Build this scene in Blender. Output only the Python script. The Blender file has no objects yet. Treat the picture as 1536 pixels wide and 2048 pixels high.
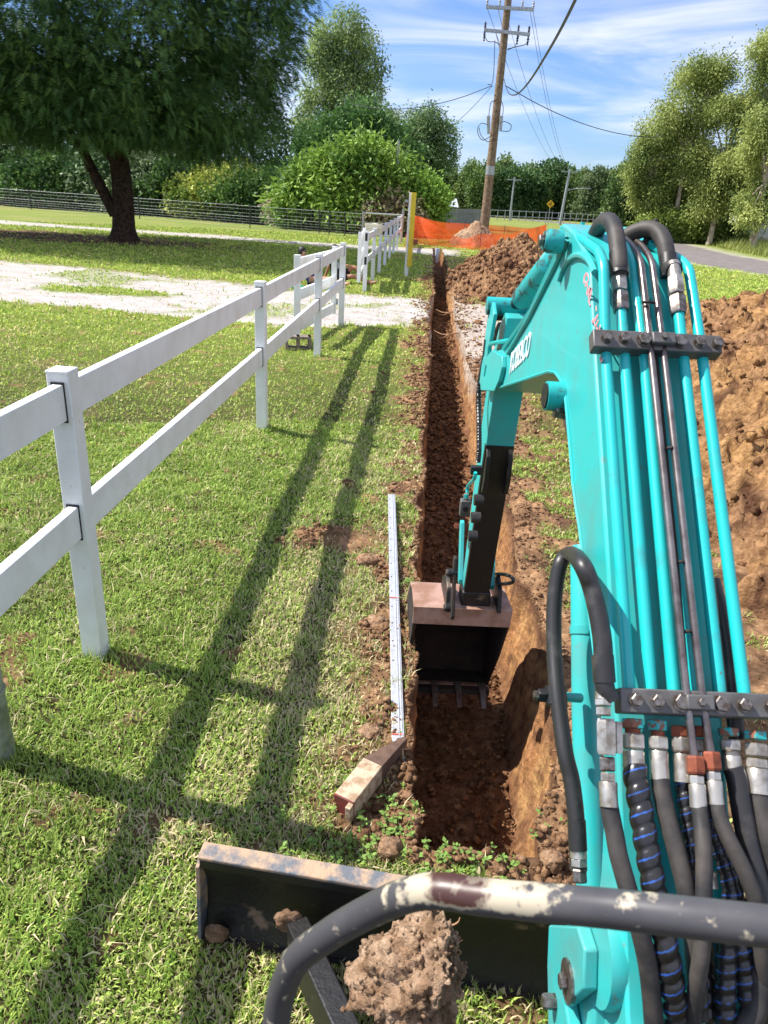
import bpy, math, random
import numpy as np
random.seed(7); rng=np.random.default_rng(7)
SC=bpy.context.scene
# ------------------------------------------------------------------ camera, sky, sun, exposure
F=1462.; PITCH=math.radians(23.4); ROLL=math.radians(3.3); VPX=878.; CH=2.1
_dn=np.array([-math.sin(ROLL)*math.cos(PITCH),math.cos(ROLL)*math.cos(PITCH),math.sin(PITCH)])
_X=(VPX-768)/F; _fw=np.array([_X,-(_X*_dn[0]+_dn[2])/_dn[1],1.]); _fw/=np.linalg.norm(_fw)
_rt=np.cross(_fw,-_dn); RM=np.array([_rt,_fw,-_dn]); CAMP=np.array([0,0,CH])
def ray(x,y): return RM@np.array([(x-768)/F,(y-1024)/F,1.])
def gnd(x,y,z=0.):
    r=ray(x,y); t=(z-CH)/r[2]; return (r[0]*t,r[1]*t)
def atY(x,y,Y):
    r=ray(x,y); t=Y/r[1]; return np.array([r[0]*t,Y,CH+r[2]*t])
def dep(x,y,d): return CAMP+ray(x,y)*d
from mathutils import Matrix, Vector
cd=bpy.data.cameras.new('camera'); cam=bpy.data.objects.new('camera',cd); SC.collection.objects.link(cam)
cr=RM@np.array([1,0,0]); cu=RM@np.array([0,-1,0]); cb=RM@np.array([0,0,-1])
cam.matrix_world=Matrix([[cr[0],cu[0],cb[0],0],[cr[1],cu[1],cb[1],0],[cr[2],cu[2],cb[2],CH],[0,0,0,1]])
cd.sensor_fit='VERTICAL'; cd.sensor_height=36; cd.lens=F/2048*36; cd.clip_end=6000; cd.clip_start=.02
cd.dof.use_dof=True; cd.dof.focus_distance=3.6; cd.dof.aperture_fstop=11
SC.camera=cam
SC.render.resolution_x=768; SC.render.resolution_y=1024
SC.view_settings.view_transform='Standard'; SC.view_settings.look='None'; SC.view_settings.exposure=.9; SC.view_settings.gamma=1
SUN_EL=math.radians(51); sd=Vector((-.981*math.cos(SUN_EL),.196*math.cos(SUN_EL),math.sin(SUN_EL)))
ld=bpy.data.lights.new('sun','SUN'); ld.energy=4.6; ld.angle=math.radians(.5); ld.color=(1,.95,.87)
sun=bpy.data.objects.new('sun',ld); SC.collection.objects.link(sun); sun.rotation_euler=sd.to_track_quat('Z','Y').to_euler()
W=bpy.data.worlds.new('World'); SC.world=W; W.use_nodes=True; wn=W.node_tree; wn.nodes.clear()
def WN(t,**k):
    n=wn.nodes.new(t)
    for a,b in k.items(): setattr(n,a,b)
    return n
sky=WN('ShaderNodeTexSky',sky_type='NISHITA',sun_disc=False,sun_elevation=SUN_EL,sun_rotation=math.atan2(sd.x,sd.y),air_density=1.0,dust_density=.6,ozone_density=2.2)
bg=WN('ShaderNodeBackground'); wo=WN('ShaderNodeOutputWorld'); bg.inputs[1].default_value=.082
tc=WN('ShaderNodeTexCoord'); sep=WN('ShaderNodeSeparateXYZ'); wn.links.new(tc.outputs['Generated'],sep.inputs[0])
def wm(op,a,b=None,c=None):
    n=WN('ShaderNodeMath',operation=op)
    for i,v in enumerate((a,b,c)):
        if v is None: continue
        if isinstance(v,(int,float)): n.inputs[i].default_value=v
        else: wn.links.new(v,n.inputs[i])
    return n.outputs[0]
zz=wm('ADD',wm('MAXIMUM',sep.outputs[2],0.0),.16)
cx=wm('DIVIDE',sep.outputs[0],zz); cy=wm('DIVIDE',sep.outputs[1],zz)
cmb=WN('ShaderNodeCombineXYZ'); wn.links.new(cx,cmb.inputs[0]); wn.links.new(cy,cmb.inputs[1])
def wnoise(scale,det,rough,dist,off):
    mp=WN('ShaderNodeMapping'); mp.inputs['Scale'].default_value=scale; mp.inputs['Location'].default_value=off; mp.inputs['Rotation'].default_value=(0,0,.35)
    wn.links.new(cmb.outputs[0],mp.inputs[0]); n=WN('ShaderNodeTexNoise'); n.inputs['Scale'].default_value=1; n.inputs['Detail'].default_value=det
    n.inputs['Roughness'].default_value=rough; n.inputs['Distortion'].default_value=dist; wn.links.new(mp.outputs[0],n.inputs[0]); return n.outputs[0]
n1=wnoise((.9,1.5,1),9,.58,.9,(3.2,1.4,0)); n2=wnoise((.3,.5,1),4,.5,.4,(7.9,2.1,0))
cl=wm('ADD',wm('MULTIPLY',n1,.62),wm('MULTIPLY',n2,.6))
mr=WN('ShaderNodeMapRange',interpolation_type='SMOOTHSTEP'); mr.inputs[1].default_value=.485; mr.inputs[2].default_value=.74; mr.inputs[3].default_value=0; mr.inputs[4].default_value=.85; wn.links.new(cl,mr.inputs[0])
hz=WN('ShaderNodeMapRange',interpolation_type='SMOOTHSTEP'); hz.inputs[1].default_value=.0; hz.inputs[2].default_value=.13; wn.links.new(sep.outputs[2],hz.inputs[0])
cf=wm('MULTIPLY',mr.outputs[0],hz.outputs[0])
mxc=WN('ShaderNodeMix',data_type='RGBA'); wn.links.new(cf,mxc.inputs[0]); 
tint=WN('ShaderNodeMix',data_type='RGBA',blend_type='MULTIPLY'); tint.inputs[0].default_value=1; wn.links.new(sky.outputs[0],tint.inputs[6]); tint.inputs[7].default_value=(.66,.84,1.2,1)
wn.links.new(tint.outputs[2],mxc.inputs[6]); mxc.inputs[7].default_value=(7.6,7.7,8.8,1)
wn.links.new(mxc.outputs[2],bg.inputs[0]); wn.links.new(bg.outputs[0],wo.inputs[0])
SC.cycles.use_denoising=True; SC.cycles.max_bounces=6; SC.cycles.diffuse_bounces=3; SC.cycles.glossy_bounces=3; SC.cycles.transparent_max_bounces=12; SC.cycles.sample_clamp_indirect=4
# ------------------------------------------------------------------ numpy noise
_perm=rng.permutation(256); _perm=np.concatenate([_perm,_perm,_perm]); _gr=rng.normal(size=(256,3)); _gr/=np.linalg.norm(_gr,axis=1)[:,None]
def perlin(x,y,z=0.):
    x=np.asarray(x,float); y=np.asarray(y,float); z=np.zeros_like(x)+z
    xi=np.floor(x).astype(int); yi=np.floor(y).astype(int); zi=np.floor(z).astype(int); xf=x-xi; yf=y-yi; zf=z-zi
    u=xf*xf*xf*(xf*(xf*6-15)+10); v=yf*yf*yf*(yf*(yf*6-15)+10); w=zf*zf*zf*(zf*(zf*6-15)+10); r=0
    for dx in (0,1):
        for dy in (0,1):
            for dz in (0,1):
                h=_perm[_perm[_perm[(xi+dx)&255]+((yi+dy)&255)]+((zi+dz)&255)]; g=_gr[h]
                r=r+(g[...,0]*(xf-dx)+g[...,1]*(yf-dy)+g[...,2]*(zf-dz))*(u if dx else 1-u)*(v if dy else 1-v)*(w if dz else 1-w)
    return r*1.5
def fbm(x,y,z=0.,o=4,s=1.,g=.5):
    r=0;a=1.
    for i in range(o): r=r+a*perlin(np.asarray(x)*s+17*i,np.asarray(y)*s-9*i,np.asarray(z)*s+5*i); a*=g; s*=2.03
    return r
def sst(a,b,x): t=np.clip((x-a)/(b-a),0,1); return t*t*(3-2*t)
# ------------------------------------------------------------------ object helpers
C=SC.collection
def link(o,parent=None):
    C.objects.link(o)
    if parent is not None: o.parent=parent
    return o
def tag(o,label=None,cat=None,group=None,kind=None):
    if label: o['label']=label
    if cat: o['category']=cat
    if group: o['group']=group
    if kind: o['kind']=kind
    return o
def empty(name,loc=(0,0,0),rz=0,label=None,cat=None,group=None):
    o=bpy.data.objects.new(name,None); C.objects.link(o); o.location=tuple(float(v) for v in loc); o.rotation_euler=(0,0,rz); return tag(o,label,cat,group)
def npmesh(name,V,Fl,mat,parent=None,col=None,smooth=False,loc=None):
    """V (n,3); Fl list of (m,k) int arrays"""
    me=bpy.data.meshes.new(name); V=np.asarray(V,np.float32); me.vertices.add(len(V)); me.vertices.foreach_set('co',V.ravel())
    if not isinstance(Fl,(list,tuple)): Fl=[Fl]
    tot=np.concatenate([np.full(len(f),f.shape[1],np.int32) for f in Fl]); idx=np.concatenate([f.ravel() for f in Fl]).astype(np.int32)
    me.loops.add(len(idx)); me.loops.foreach_set('vertex_index',idx); me.polygons.add(len(tot))
    me.polygons.foreach_set('loop_start',np.concatenate([[0],np.cumsum(tot)[:-1]]).astype(np.int32)); me.polygons.foreach_set('loop_total',tot)
    if smooth: me.polygons.foreach_set('use_smooth',np.ones(len(tot),bool))
    if col is not None:
        a=me.color_attributes.new('col','FLOAT_COLOR','POINT'); c=np.ones((len(V),4),np.float32); c[:,:3]=col; a.data.foreach_set('color',c.ravel())
    me.update(calc_edges=True); me.materials.append(mat); o=bpy.data.objects.new(name,me)
    if loc is not None: o.location=tuple(float(v) for v in loc)
    return link(o,parent)
def crom(P,n):
    P=np.asarray(P,float); P=np.vstack([2*P[0]-P[1],P,2*P[-1]-P[-2]]); out=[]
    for i in range(1,len(P)-2):
        a,b,c,d=P[i-1:i+3]
        for t in np.arange(n)/n: out.append(.5*(2*b+(c-a)*t+(2*a-5*b+4*c-d)*t*t+(3*b-a-3*c+d)*t**3))
    out.append(P[-2]); return np.array(out)
class MB:
    def __init__(s): s.v=[]; s.f=[]; s.n=0; s.c=[]
    def add(s,V,Fs,col=None):
        V=np.asarray(V,float); s.v.append(V); s.f+= [tuple(int(i)+s.n for i in f) for f in Fs]; s.n+=len(V)
        s.c.append(np.tile(np.array(col if col is not None else (1,1,1),float),(len(V),1)) if np.ndim(col)<2 else col); return s
    def box(s,c,d,R=None):
        c=np.array(c,float); d=np.array(d,float)/2; V=np.array([[x,y,z] for x in(-1,1) for y in(-1,1) for z in(-1,1)])*d
        if R is not None: V=V@np.array(R).T
        return s.add(V+c,[(0,1,3,2),(4,6,7,5),(0,4,5,1),(2,3,7,6),(0,2,6,4),(1,5,7,3)])
    def beam(s,a,b,w,h,up=(0,0,1)):
        a=np.array(a,float); b=np.array(b,float); d=b-a; L=np.linalg.norm(d); d/=L; x=np.cross(d,up); x/=np.linalg.norm(x); z=np.cross(x,d)
        return s.box((a+b)/2,(w,L,h),np.array([x,d,z]).T)
    def prism(s,P,d0,d1,ax):
        """P 2d outline in the two axes other than ax, extruded along axis ax from d0 to d1"""
        n=len(P); V=[]
        for d in (d0,d1):
            for p in P: v=list(p); v.insert(ax,d); V.append(v)
        return s.add(V,[tuple(range(n))[::-1],tuple(range(n,2*n))]+[(i,(i+1)%n,n+(i+1)%n,n+i) for i in range(n)])
    def tube(s,P,r,seg=12,cap=True,col=None,rfn=None):
        P=np.asarray(P,float); n=len(P); T=np.gradient(P,axis=0); T/=np.linalg.norm(T,axis=1)[:,None]+1e-12
        u=np.cross(T[0],(0.13,.21,.97)); 
        if np.linalg.norm(u)<1e-3: u=np.cross(T[0],(1,0,0))
        u/=np.linalg.norm(u); V=[]; rr=np.full(n,r) if np.ndim(r)==0 else np.asarray(r,float); an=np.arange(seg)*2*math.pi/seg; cols=[]
        L=np.concatenate([[0],np.cumsum(np.linalg.norm(np.diff(P,axis=0),axis=1))])
        for i in range(n):
            u=u-T[i]*(u@T[i]); u/=np.linalg.norm(u); w=np.cross(T[i],u); q=rr[i]
            if rfn is not None: q,cc=rfn(L[i],an,rr[i]); cols.append(cc)
            V.append(P[i]+(np.cos(an)*q)[:,None]*u+(np.sin(an)*q)[:,None]*w)
        V=np.concatenate(V); Fs=[(i*seg+j,i*seg+(j+1)%seg,(i+1)*seg+(j+1)%seg,(i+1)*seg+j) for i in range(n-1) for j in range(seg)]
        if cap: Fs+=[tuple(range(seg))[::-1],tuple(range((n-1)*seg,n*seg))]
        return s.add(V,Fs,np.concatenate(cols) if cols else col)
    def cyl(s,a,b,r,r2=None,seg=16,col=None): return s.tube([a,b],[r,r if r2 is None else r2],seg,True,col)
    def build(s,name,mat,parent=None,smooth=True,bevel=0,ang=40,col=False,loc=None):
        me=bpy.data.meshes.new(name); V=np.concatenate(s.v); me.from_pydata(V.tolist(),[],s.f); me.materials.append(mat)
        if col:
            a=me.color_attributes.new('col','FLOAT_COLOR','POINT'); c=np.ones((len(V),4),np.float32); c[:,:3]=np.concatenate(s.c); a.data.foreach_set('color',c.ravel())
        o=bpy.data.objects.new(name,me); link(o,parent)
        if loc is not None: o.location=tuple(float(v) for v in loc)
        if smooth:
            me.polygons.foreach_set('use_smooth',np.ones(len(me.polygons),bool)); me.set_sharp_from_angle(angle=math.radians(ang))
        if bevel:
            m=o.modifiers.new('Bevel','BEVEL'); m.width=bevel; m.segments=2; m.limit_method='ANGLE'; m.angle_limit=math.radians(35)
        return o
# ------------------------------------------------------------------ materials
def mat(name,col=(.5,.5,.5),rough=.6,metal=0,spec=.5,attr=False,col2=None,nscale=8,npos=(.4,.6),bump=0,bscale=60,bdist=.01,trans=0,extra=None,coat=0,detail=6,col3=None,n3=2,p3=(.6,.68)):
    m=bpy.data.materials.new(name); m.use_nodes=True; t=m.node_tree; t.nodes.clear(); N=t.nodes.new; Lk=t.links.new
    out=N('ShaderNodeOutputMaterial'); b=N('ShaderNodeBsdfPrincipled'); b.inputs['Roughness'].default_value=rough; b.inputs['Metallic'].default_value=metal; b.inputs['Specular IOR Level'].default_value=spec; b.inputs['Coat Weight'].default_value=coat
    tcn=N('ShaderNodeTexCoord'); src=None
    if attr: a=N('ShaderNodeAttribute'); a.attribute_name='col'; src=a.outputs['Color']
    def mix(f,A,B,bt='MIX'):
        x=N('ShaderNodeMix'); x.data_type='RGBA'; x.blend_type=bt
        for i,v in ((0,f),(6,A),(7,B)):
            if isinstance(v,tuple): x.inputs[i].default_value=(*v,1)
            elif isinstance(v,(int,float)): x.inputs[i].default_value=v
            else: Lk(v,x.inputs[i])
        return x.outputs[2]
    def noise(sc,lo,hi,det=detail):
        n=N('ShaderNodeTexNoise'); n.inputs['Scale'].default_value=sc; n.inputs['Detail'].default_value=det; n.inputs['Roughness'].default_value=.62; Lk(tcn.outputs['Object'],n.inputs['Vector'])
        r=N('ShaderNodeMapRange'); r.inputs[1].default_value=lo; r.inputs[2].default_value=hi; Lk(n.outputs[0],r.inputs[0]); return r.outputs[0]
    base=src if src is not None else tuple(col)
    if col2 is not None: base=mix(noise(nscale,*npos),base,tuple(col2),'MULTIPLY' if attr else 'MIX')
    if col3 is not None: base=mix(noise(n3,*p3),base,tuple(col3))
    if isinstance(base,tuple): b.inputs['Base Color'].default_value=(*base,1)
    else: Lk(base,b.inputs['Base Color'])
    if bump:
        n=N('ShaderNodeTexNoise'); n.inputs['Scale'].default_value=bscale; n.inputs['Detail'].default_value=8; n.inputs['Roughness'].default_value=.65; Lk(tcn.outputs['Object'],n.inputs['Vector'])
        bp=N('ShaderNodeBump'); bp.inputs['Strength'].default_value=bump; bp.inputs['Distance'].default_value=bdist; Lk(n.outputs[0],bp.inputs['Height']); Lk(bp.outputs[0],b.inputs['Normal'])
    sh=b.outputs[0]
    if trans:
        tr=N('ShaderNodeBsdfTranslucent'); ms=N('ShaderNodeMixShader'); ms.inputs[0].default_value=trans; Lk(sh,ms.inputs[1]); Lk(tr.outputs[0],ms.inputs[2])
        if isinstance(base,tuple): tr.inputs[0].default_value=(*base,1)
        else: Lk(base,tr.inputs[0])
        sh=ms.outputs[0]
    Lk(sh,out.inputs[0]); return m
M={}
M['ground']=mat('ground',attr=True,col2=(.55,.52,.5),nscale=26,npos=(.35,.62),rough=.95,spec=.15,bump=.9,bscale=38,bdist=.02)
M['soil']=mat('soil',attr=True,col2=(.5,.46,.42),nscale=22,npos=(.35,.6),rough=.95,spec=.12,bump=1,bscale=30,bdist=.03)
M['grass']=mat('grass',attr=True,rough=.55,spec=.3,trans=.3)
M['leaf']=mat('leaf',attr=True,rough=.6,spec=.3,trans=.28)
M['bark']=mat('bark',(.085,.055,.038),.95,col2=(.035,.022,.015),nscale=9,bump=1,bscale=22,bdist=.05,spec=.1)
M['gumbark']=mat('gumbark',(.5,.42,.33),.8,col2=(.2,.14,.1),nscale=2.5,npos=(.5,.62),bump=.4,bscale=15,bdist=.03,spec=.15)
M['teal']=mat('teal',(.025,.43,.42),.4,spec=.45,col2=(.09,.31,.29),nscale=5,npos=(.45,.75),bump=.06,bscale=300,bdist=.002,coat=.1,col3=(.16,.22,.18),n3=30,p3=(.64,.74))
M['tealdirt']=mat('tealdirt',(.012,.36,.36),.5,col2=(.05,.035,.025),nscale=16,npos=(.52,.62),bump=.3,bscale=80,bdist=.004)
M['tealpipe']=mat('tealpipe',(.012,.44,.43),.3,spec=.5,coat=.2,col2=(.03,.33,.33),nscale=12,npos=(.55,.7),col3=(.13,.05,.025),n3=19,p3=(.71,.725))
M['steelpipe']=mat('steelpipe',(.3,.27,.25),.3,metal=.85,col2=(.14,.11,.1),nscale=14,npos=(.4,.65))
M['clampgrey']=mat('clampgrey',(.14,.135,.13),.5,metal=.35,col2=(.09,.085,.08),nscale=20,bump=.1,bscale=120,bdist=.002)
M['bolt']=mat('bolt',(.26,.24,.22),.38,metal=.8,col2=(.12,.09,.07),nscale=90)
M['zinc']=mat('zinc',(.52,.49,.43),.36,metal=.75,col2=(.27,.23,.18),nscale=35,npos=(.45,.65))
M['rust']=mat('rust',(.28,.075,.035),.7,metal=.25,col2=(.16,.04,.02),nscale=40)
M['tealnut']=mat('tealnut',(.02,.38,.37),.45,col2=(.22,.08,.04),nscale=55,npos=(.5,.54))
M['rubber']=mat('rubber',(.022,.021,.021),.42,spec=.5,col2=(.07,.062,.055),nscale=14,npos=(.52,.72),bump=.08,bscale=200,bdist=.002)
M['rubberdust']=mat('rubberdust',(.026,.025,.025),.6,spec=.35,col2=(.085,.072,.062),nscale=11,npos=(.42,.7),bump=.08,bscale=150,bdist=.002)
M['spiral']=mat('spiral',attr=True,rough=.28,spec=.6,col2=(.6,.5,.42),nscale=20,npos=(.5,.65))
M['black']=mat('black',(.008,.008,.009),.5,col2=(.02,.016,.013),nscale=9,npos=(.5,.7),bump=.15,bscale=60,bdist=.004)
M['blackworn']=mat('blackworn',(.012,.011,.011),.45,col2=(.16,.11,.075),nscale=9,npos=(.6,.68),bump=.5,bscale=50,bdist=.006)
M['bladetop']=mat('bladetop',(.13,.14,.16),.6,col2=(.42,.29,.19),nscale=13,npos=(.42,.56),bump=.7,bscale=60,bdist=.006,spec=.3)
M['bucket']=mat('bucket',(.4,.25,.2),.7,col2=(.26,.14,.09),nscale=9,npos=(.4,.6),bump=.3,bscale=70,bdist=.004,metal=.1)
M['bucketin']=mat('bucketin',(.010,.008,.007),.8,col2=(.03,.018,.012),nscale=12,bump=.4,bscale=50,bdist=.005)  # near-black carries the bucket's inside shade; also used on other dark parts
M['tooth']=mat('tooth',(.16,.14,.13),.5,metal=.5,col2=(.12,.07,.05),nscale=30)
M['white']=mat('white',(.79,.81,.82),.38,spec=.45,col2=(.62,.62,.58),nscale=4,npos=(.4,.78),col3=(.42,.38,.32),n3=33,p3=(.66,.74))
M['gap']=mat('gap',(.02,.018,.016),.8)
M['redsoil']=mat('redsoil',(.2,.07,.04),.95,bump=.8,bscale=40)
M['concrete']=mat('concrete',(.24,.2,.17),.95,col2=(.14,.11,.09),nscale=14,bump=.8,bscale=60,bdist=.01)
M['alu']=mat('alu',(.62,.63,.65),.42,metal=.55,col2=(.5,.5,.5),nscale=30,npos=(.5,.7))
M['redmark']=mat('redmark',(.6,.12,.09),.7)
M['timber']=mat('timber',(.5,.4,.28),.9,col2=(.3,.2,.12),nscale=28,npos=(.42,.6),bump=.4,bscale=50)
M['timberdark']=mat('timberdark',(.13,.075,.05),.85,col2=(.08,.045,.03),nscale=20,bump=.4,bscale=40)
M['redpaint']=mat('redpaint',(.25,.035,.03),.7,col2=(.15,.05,.04),nscale=25)
M['rail']=None
M['orange']=None
M['yellow']=mat('yellow',(.72,.55,.02),.5,col2=(.6,.45,.04),nscale=6)
M['galv']=mat('galv',(.45,.47,.49),.45,metal=.6,col2=(.33,.34,.35),nscale=9)
M['galvold']=mat('galvold',(.3,.33,.3),.55,metal=.4,col2=(.16,.18,.13),nscale=11,npos=(.4,.6))
M['wire']=mat('wire',(.05,.05,.055),.5,metal=.3)
M['meshwire']=mat('meshwire',(.32,.33,.34),.45,metal=.5)
M['poletimber']=mat('poletimber',(.26,.2,.145),.9,col2=(.16,.1,.06),nscale=6,npos=(.4,.65),bump=.6,bscale=12,bdist=.04,spec=.15)
M['cream']=mat('cream',(.72,.66,.48),.5)
M['greyfence']=mat('greyfence',(.3,.31,.3),.8,col2=(.19,.19,.18),nscale=3,npos=(.4,.6))
M['roof']=mat('roof',(.42,.43,.45),.5)
M['wallwhite']=mat('wallwhite',(.7,.7,.68),.7)
M['glass']=mat('glass',(.03,.035,.045),.15)
M['signyellow']=mat('signyellow',(.75,.42,.02),.5)
M['skin']=mat('skin',(.36,.17,.1),.55)
M['skin2']=mat('skin2',(.48,.26,.18),.55)
M['clothblack']=mat('clothblack',(.012,.012,.014),.9)
M['clothblue']=mat('clothblue',(.02,.05,.2),.9)
M['clothwhite']=mat('clothwhite',(.55,.6,.7),.9)
M['hair']=mat('hair',(.01,.008,.007),.6)
M['green']=mat('green',(.02,.35,.12),.5)
M['logo']=mat('logo',(.75,.8,.8),.5,col2=(.3,.6,.6),nscale=120,npos=(.6,.68))
M['pink']=mat('pink',(.72,.28,.3),.8)
M['root']=mat('root',(.4,.22,.11),.8)
M['brick']=mat('brick',(.25,.1,.07),.9)
M['bluepvc']=mat('bluepvc',(.4,.5,.6),.5)
M['hill']=mat('hill',(.06,.1,.11),1,col2=(.05,.08,.1),nscale=.01)  # bluish tone puts the distance haze into the base colour
def rail_material():
    m=mat('railpaint',(.055,.053,.058),.4,spec=.5,col2=(.08,.077,.08),nscale=9,npos=(.5,.7)); t=m.node_tree; N=t.nodes.new; L=t.links.new
    b=[n for n in t.nodes if n.type=='BSDF_PRINCIPLED'][0]; base=b.inputs['Base Color'].links[0].from_socket
    tcn=N('ShaderNodeTexCoord'); s=N('ShaderNodeSeparateXYZ'); L(tcn.outputs['Object'],s.inputs[0]); a=N('ShaderNodeAttribute'); a.attribute_name='col'
    sa=N('ShaderNodeSeparateColor'); L(a.outputs['Color'],sa.inputs[0])
    n=N('ShaderNodeTexNoise'); n.inputs['Scale'].default_value=55; n.inputs['Detail'].default_value=8; n.inputs['Roughness'].default_value=.6; L(tcn.outputs['Object'],n.inputs[0])
    def thr(sock,lo,hi,k):
        ad=N('ShaderNodeMath'); ad.operation='MULTIPLY_ADD'; L(n.outputs[0],ad.inputs[0]); ad.inputs[1].default_value=k; L(sock,ad.inputs[2])
        r=N('ShaderNodeMapRange'); r.inputs[1].default_value=lo; r.inputs[2].default_value=hi; L(ad.outputs[0],r.inputs[0]); return r.outputs[0]
    m1=N('ShaderNodeMix'); m1.data_type='RGBA'; L(thr(sa.outputs[0],1.0,1.16,1.6),m1.inputs[0]); L(base,m1.inputs[6]); m1.inputs[7].default_value=(.46,.4,.29,1)
    m2=N('ShaderNodeMix'); m2.data_type='RGBA'; L(thr(sa.outputs[1],1.2,1.5,1.6),m2.inputs[0]); L(m1.outputs[2],m2.inputs[6]); m2.inputs[7].default_value=(.06,.024,.019,1)
    L(m2.outputs[2],b.inputs['Base Color']); return m
M['rail']=rail_material()
def net_material():
    m=bpy.data.materials.new('net'); m.use_nodes=True; t=m.node_tree; t.nodes.clear(); N=t.nodes.new; L=t.links.new
    uv=N('ShaderNodeAttribute'); uv.attribute_name='col'; s=N('ShaderNodeSeparateColor'); L(uv.outputs['Color'],s.inputs[0]); outs=[]
    for ch,k in ((0,1),(1,1)):
        f=N('ShaderNodeMath'); f.operation='FRACT'; mu=N('ShaderNodeMath'); mu.operation='MULTIPLY'; mu.inputs[1].default_value=18; L(s.outputs[ch],mu.inputs[0]); L(mu.outputs[0],f.inputs[0])
        g=N('ShaderNodeMath'); g.operation='GREATER_THAN'; g.inputs[1].default_value=.36; L(f.outputs[0],g.inputs[0]); outs.append(g.outputs[0])
    h=N('ShaderNodeMath'); h.operation='MULTIPLY'; L(outs[0],h.inputs[0]); L(outs[1],h.inputs[1])
    h2=N('ShaderNodeMath'); h2.operation='MULTIPLY'; L(h.outputs[0],h2.inputs[0]); h2.inputs[1].default_value=.8
    b=N('ShaderNodeBsdfPrincipled'); b.inputs['Base Color'].default_value=(.85,.11,.012,1); b.inputs['Roughness'].default_value=.6
    tl=N('ShaderNodeBsdfTranslucent'); tl.inputs[0].default_value=(.9,.14,.02,1); mm=N('ShaderNodeMixShader'); mm.inputs[0].default_value=.35; L(b.outputs[0],mm.inputs[1]); L(tl.outputs[0],mm.inputs[2])
    tr=N('ShaderNodeBsdfTransparent'); mx=N('ShaderNodeMixShader'); L(h2.outputs[0],mx.inputs[0]); L(mm.outputs[0],mx.inputs[1]); L(tr.outputs[0],mx.inputs[2]); o=N('ShaderNodeOutputMaterial'); L(mx.outputs[0],o.inputs[0]); return m
M['orange']=net_material()
# ------------------------------------------------------------------ the ground (one sheet with the trench in it)
def curve(pts):
    g=np.array([gnd(*p) for p in pts]); i=np.argsort(g[:,0]); g=g[i]; return lambda X:np.interp(X,g[:,0],g[:,1])
drvU=curve([(0,520),(180,535),(300,548),(420,560),(600,580),(730,588),(860,600),(915,604),(965,612),(1400,611)])
drvL=curve([(0,603),(150,615),(300,630),(390,635),(590,655),(700,650),(860,657),(920,718),(975,735),(1450,645)])
pU=curve([(0,440),(200,455),(440,470),(560,480),(720,490),(860,497)]); pL=curve([(0,448),(220,462),(500,482),(700,497),(870,510)])
roadC=np.array([(30,12),(23,20),(17.5,29),(14.8,36),(14.2,46),(15.4,60),(17.8,78),(19.5,98),(12,112),(-20,122)])
def pdist(P,x,y):
    d=np.full(np.shape(x),1e9)
    for a,b in zip(P[:-1],P[1:]):
        ab=b-a; t=np.clip(((x-a[0])*ab[0]+(y-a[1])*ab[1])/(ab@ab),0,1); d=np.minimum(d,np.hypot(x-a[0]-t*ab[0],y-a[1]-t*ab[1]))
    return d
Y0T,Y1T=1.89,35.5
def lipL(Y):
    Y=np.asarray(Y,float); b=np.interp(Y,[2,2.6,3.5,5,6.5,9,12.5,13.5,16.8,18,24,35],[.1,.07,.05,.04,.02,.03,.03,-.03,-.05,.05,.0,-.1])
    return b+.05*perlin(Y*2.1,Y*0+3.3)+.035*perlin(Y*6,Y*0+1.3)+.02*perlin(Y*15,Y*0+2.3)
def lipR(Y):
    Y=np.asarray(Y,float); b=np.interp(Y,[2,2.6,3.2,4,5,7,9,10,13,16,17.2,19,20,26,35],[.56,.72,.74,.68,.66,.66,.66,.62,.56,.52,.6,.62,.45,.45,.35])
    return b+.07*perlin(Y*1.7,Y*0+8.3)+.045*perlin(Y*5,Y*0+4.3)+.02*perlin(Y*14,Y*0+5.3)
def floorL(Y): return np.interp(Y,[2,5,35],[.08,.09,.03])+.02*perlin(np.asarray(Y)*3,np.asarray(Y)*0+9)
def floorR(Y): return np.interp(Y,[2,3.5,8,14,19,35],[.56,.6,.56,.56,.44,.3])+.03*perlin(np.asarray(Y)*3,np.asarray(Y)*0+29)
PATCH=[(*gnd(px,py),r) for px,py,r in [(750,1130,.11),(775,1150,.1),(770,1300,.13),(745,1260,.08),(765,1440,.09),(800,1540,.1),(775,1640,.13),(720,1640,.07),(820,800,.2),(835,760,.16),(790,930,.11),(620,1082,.15),(645,1070,.14),(700,970,.07),(560,1085,.07),(825,690,.3),(1010,1745,.08),(1100,1735,.14),(850,560,.5),(820,515,.7),(215,1335,.05)]]+[(*gnd(1490,1240),.6),(*gnd(1520,1350),.5),(*gnd(1500,1130),.5),(2.0,3.0,.7),(1.9,4.2,.6),(1.7,5.2,.45),(1.35,2.4,.5)]
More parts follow.
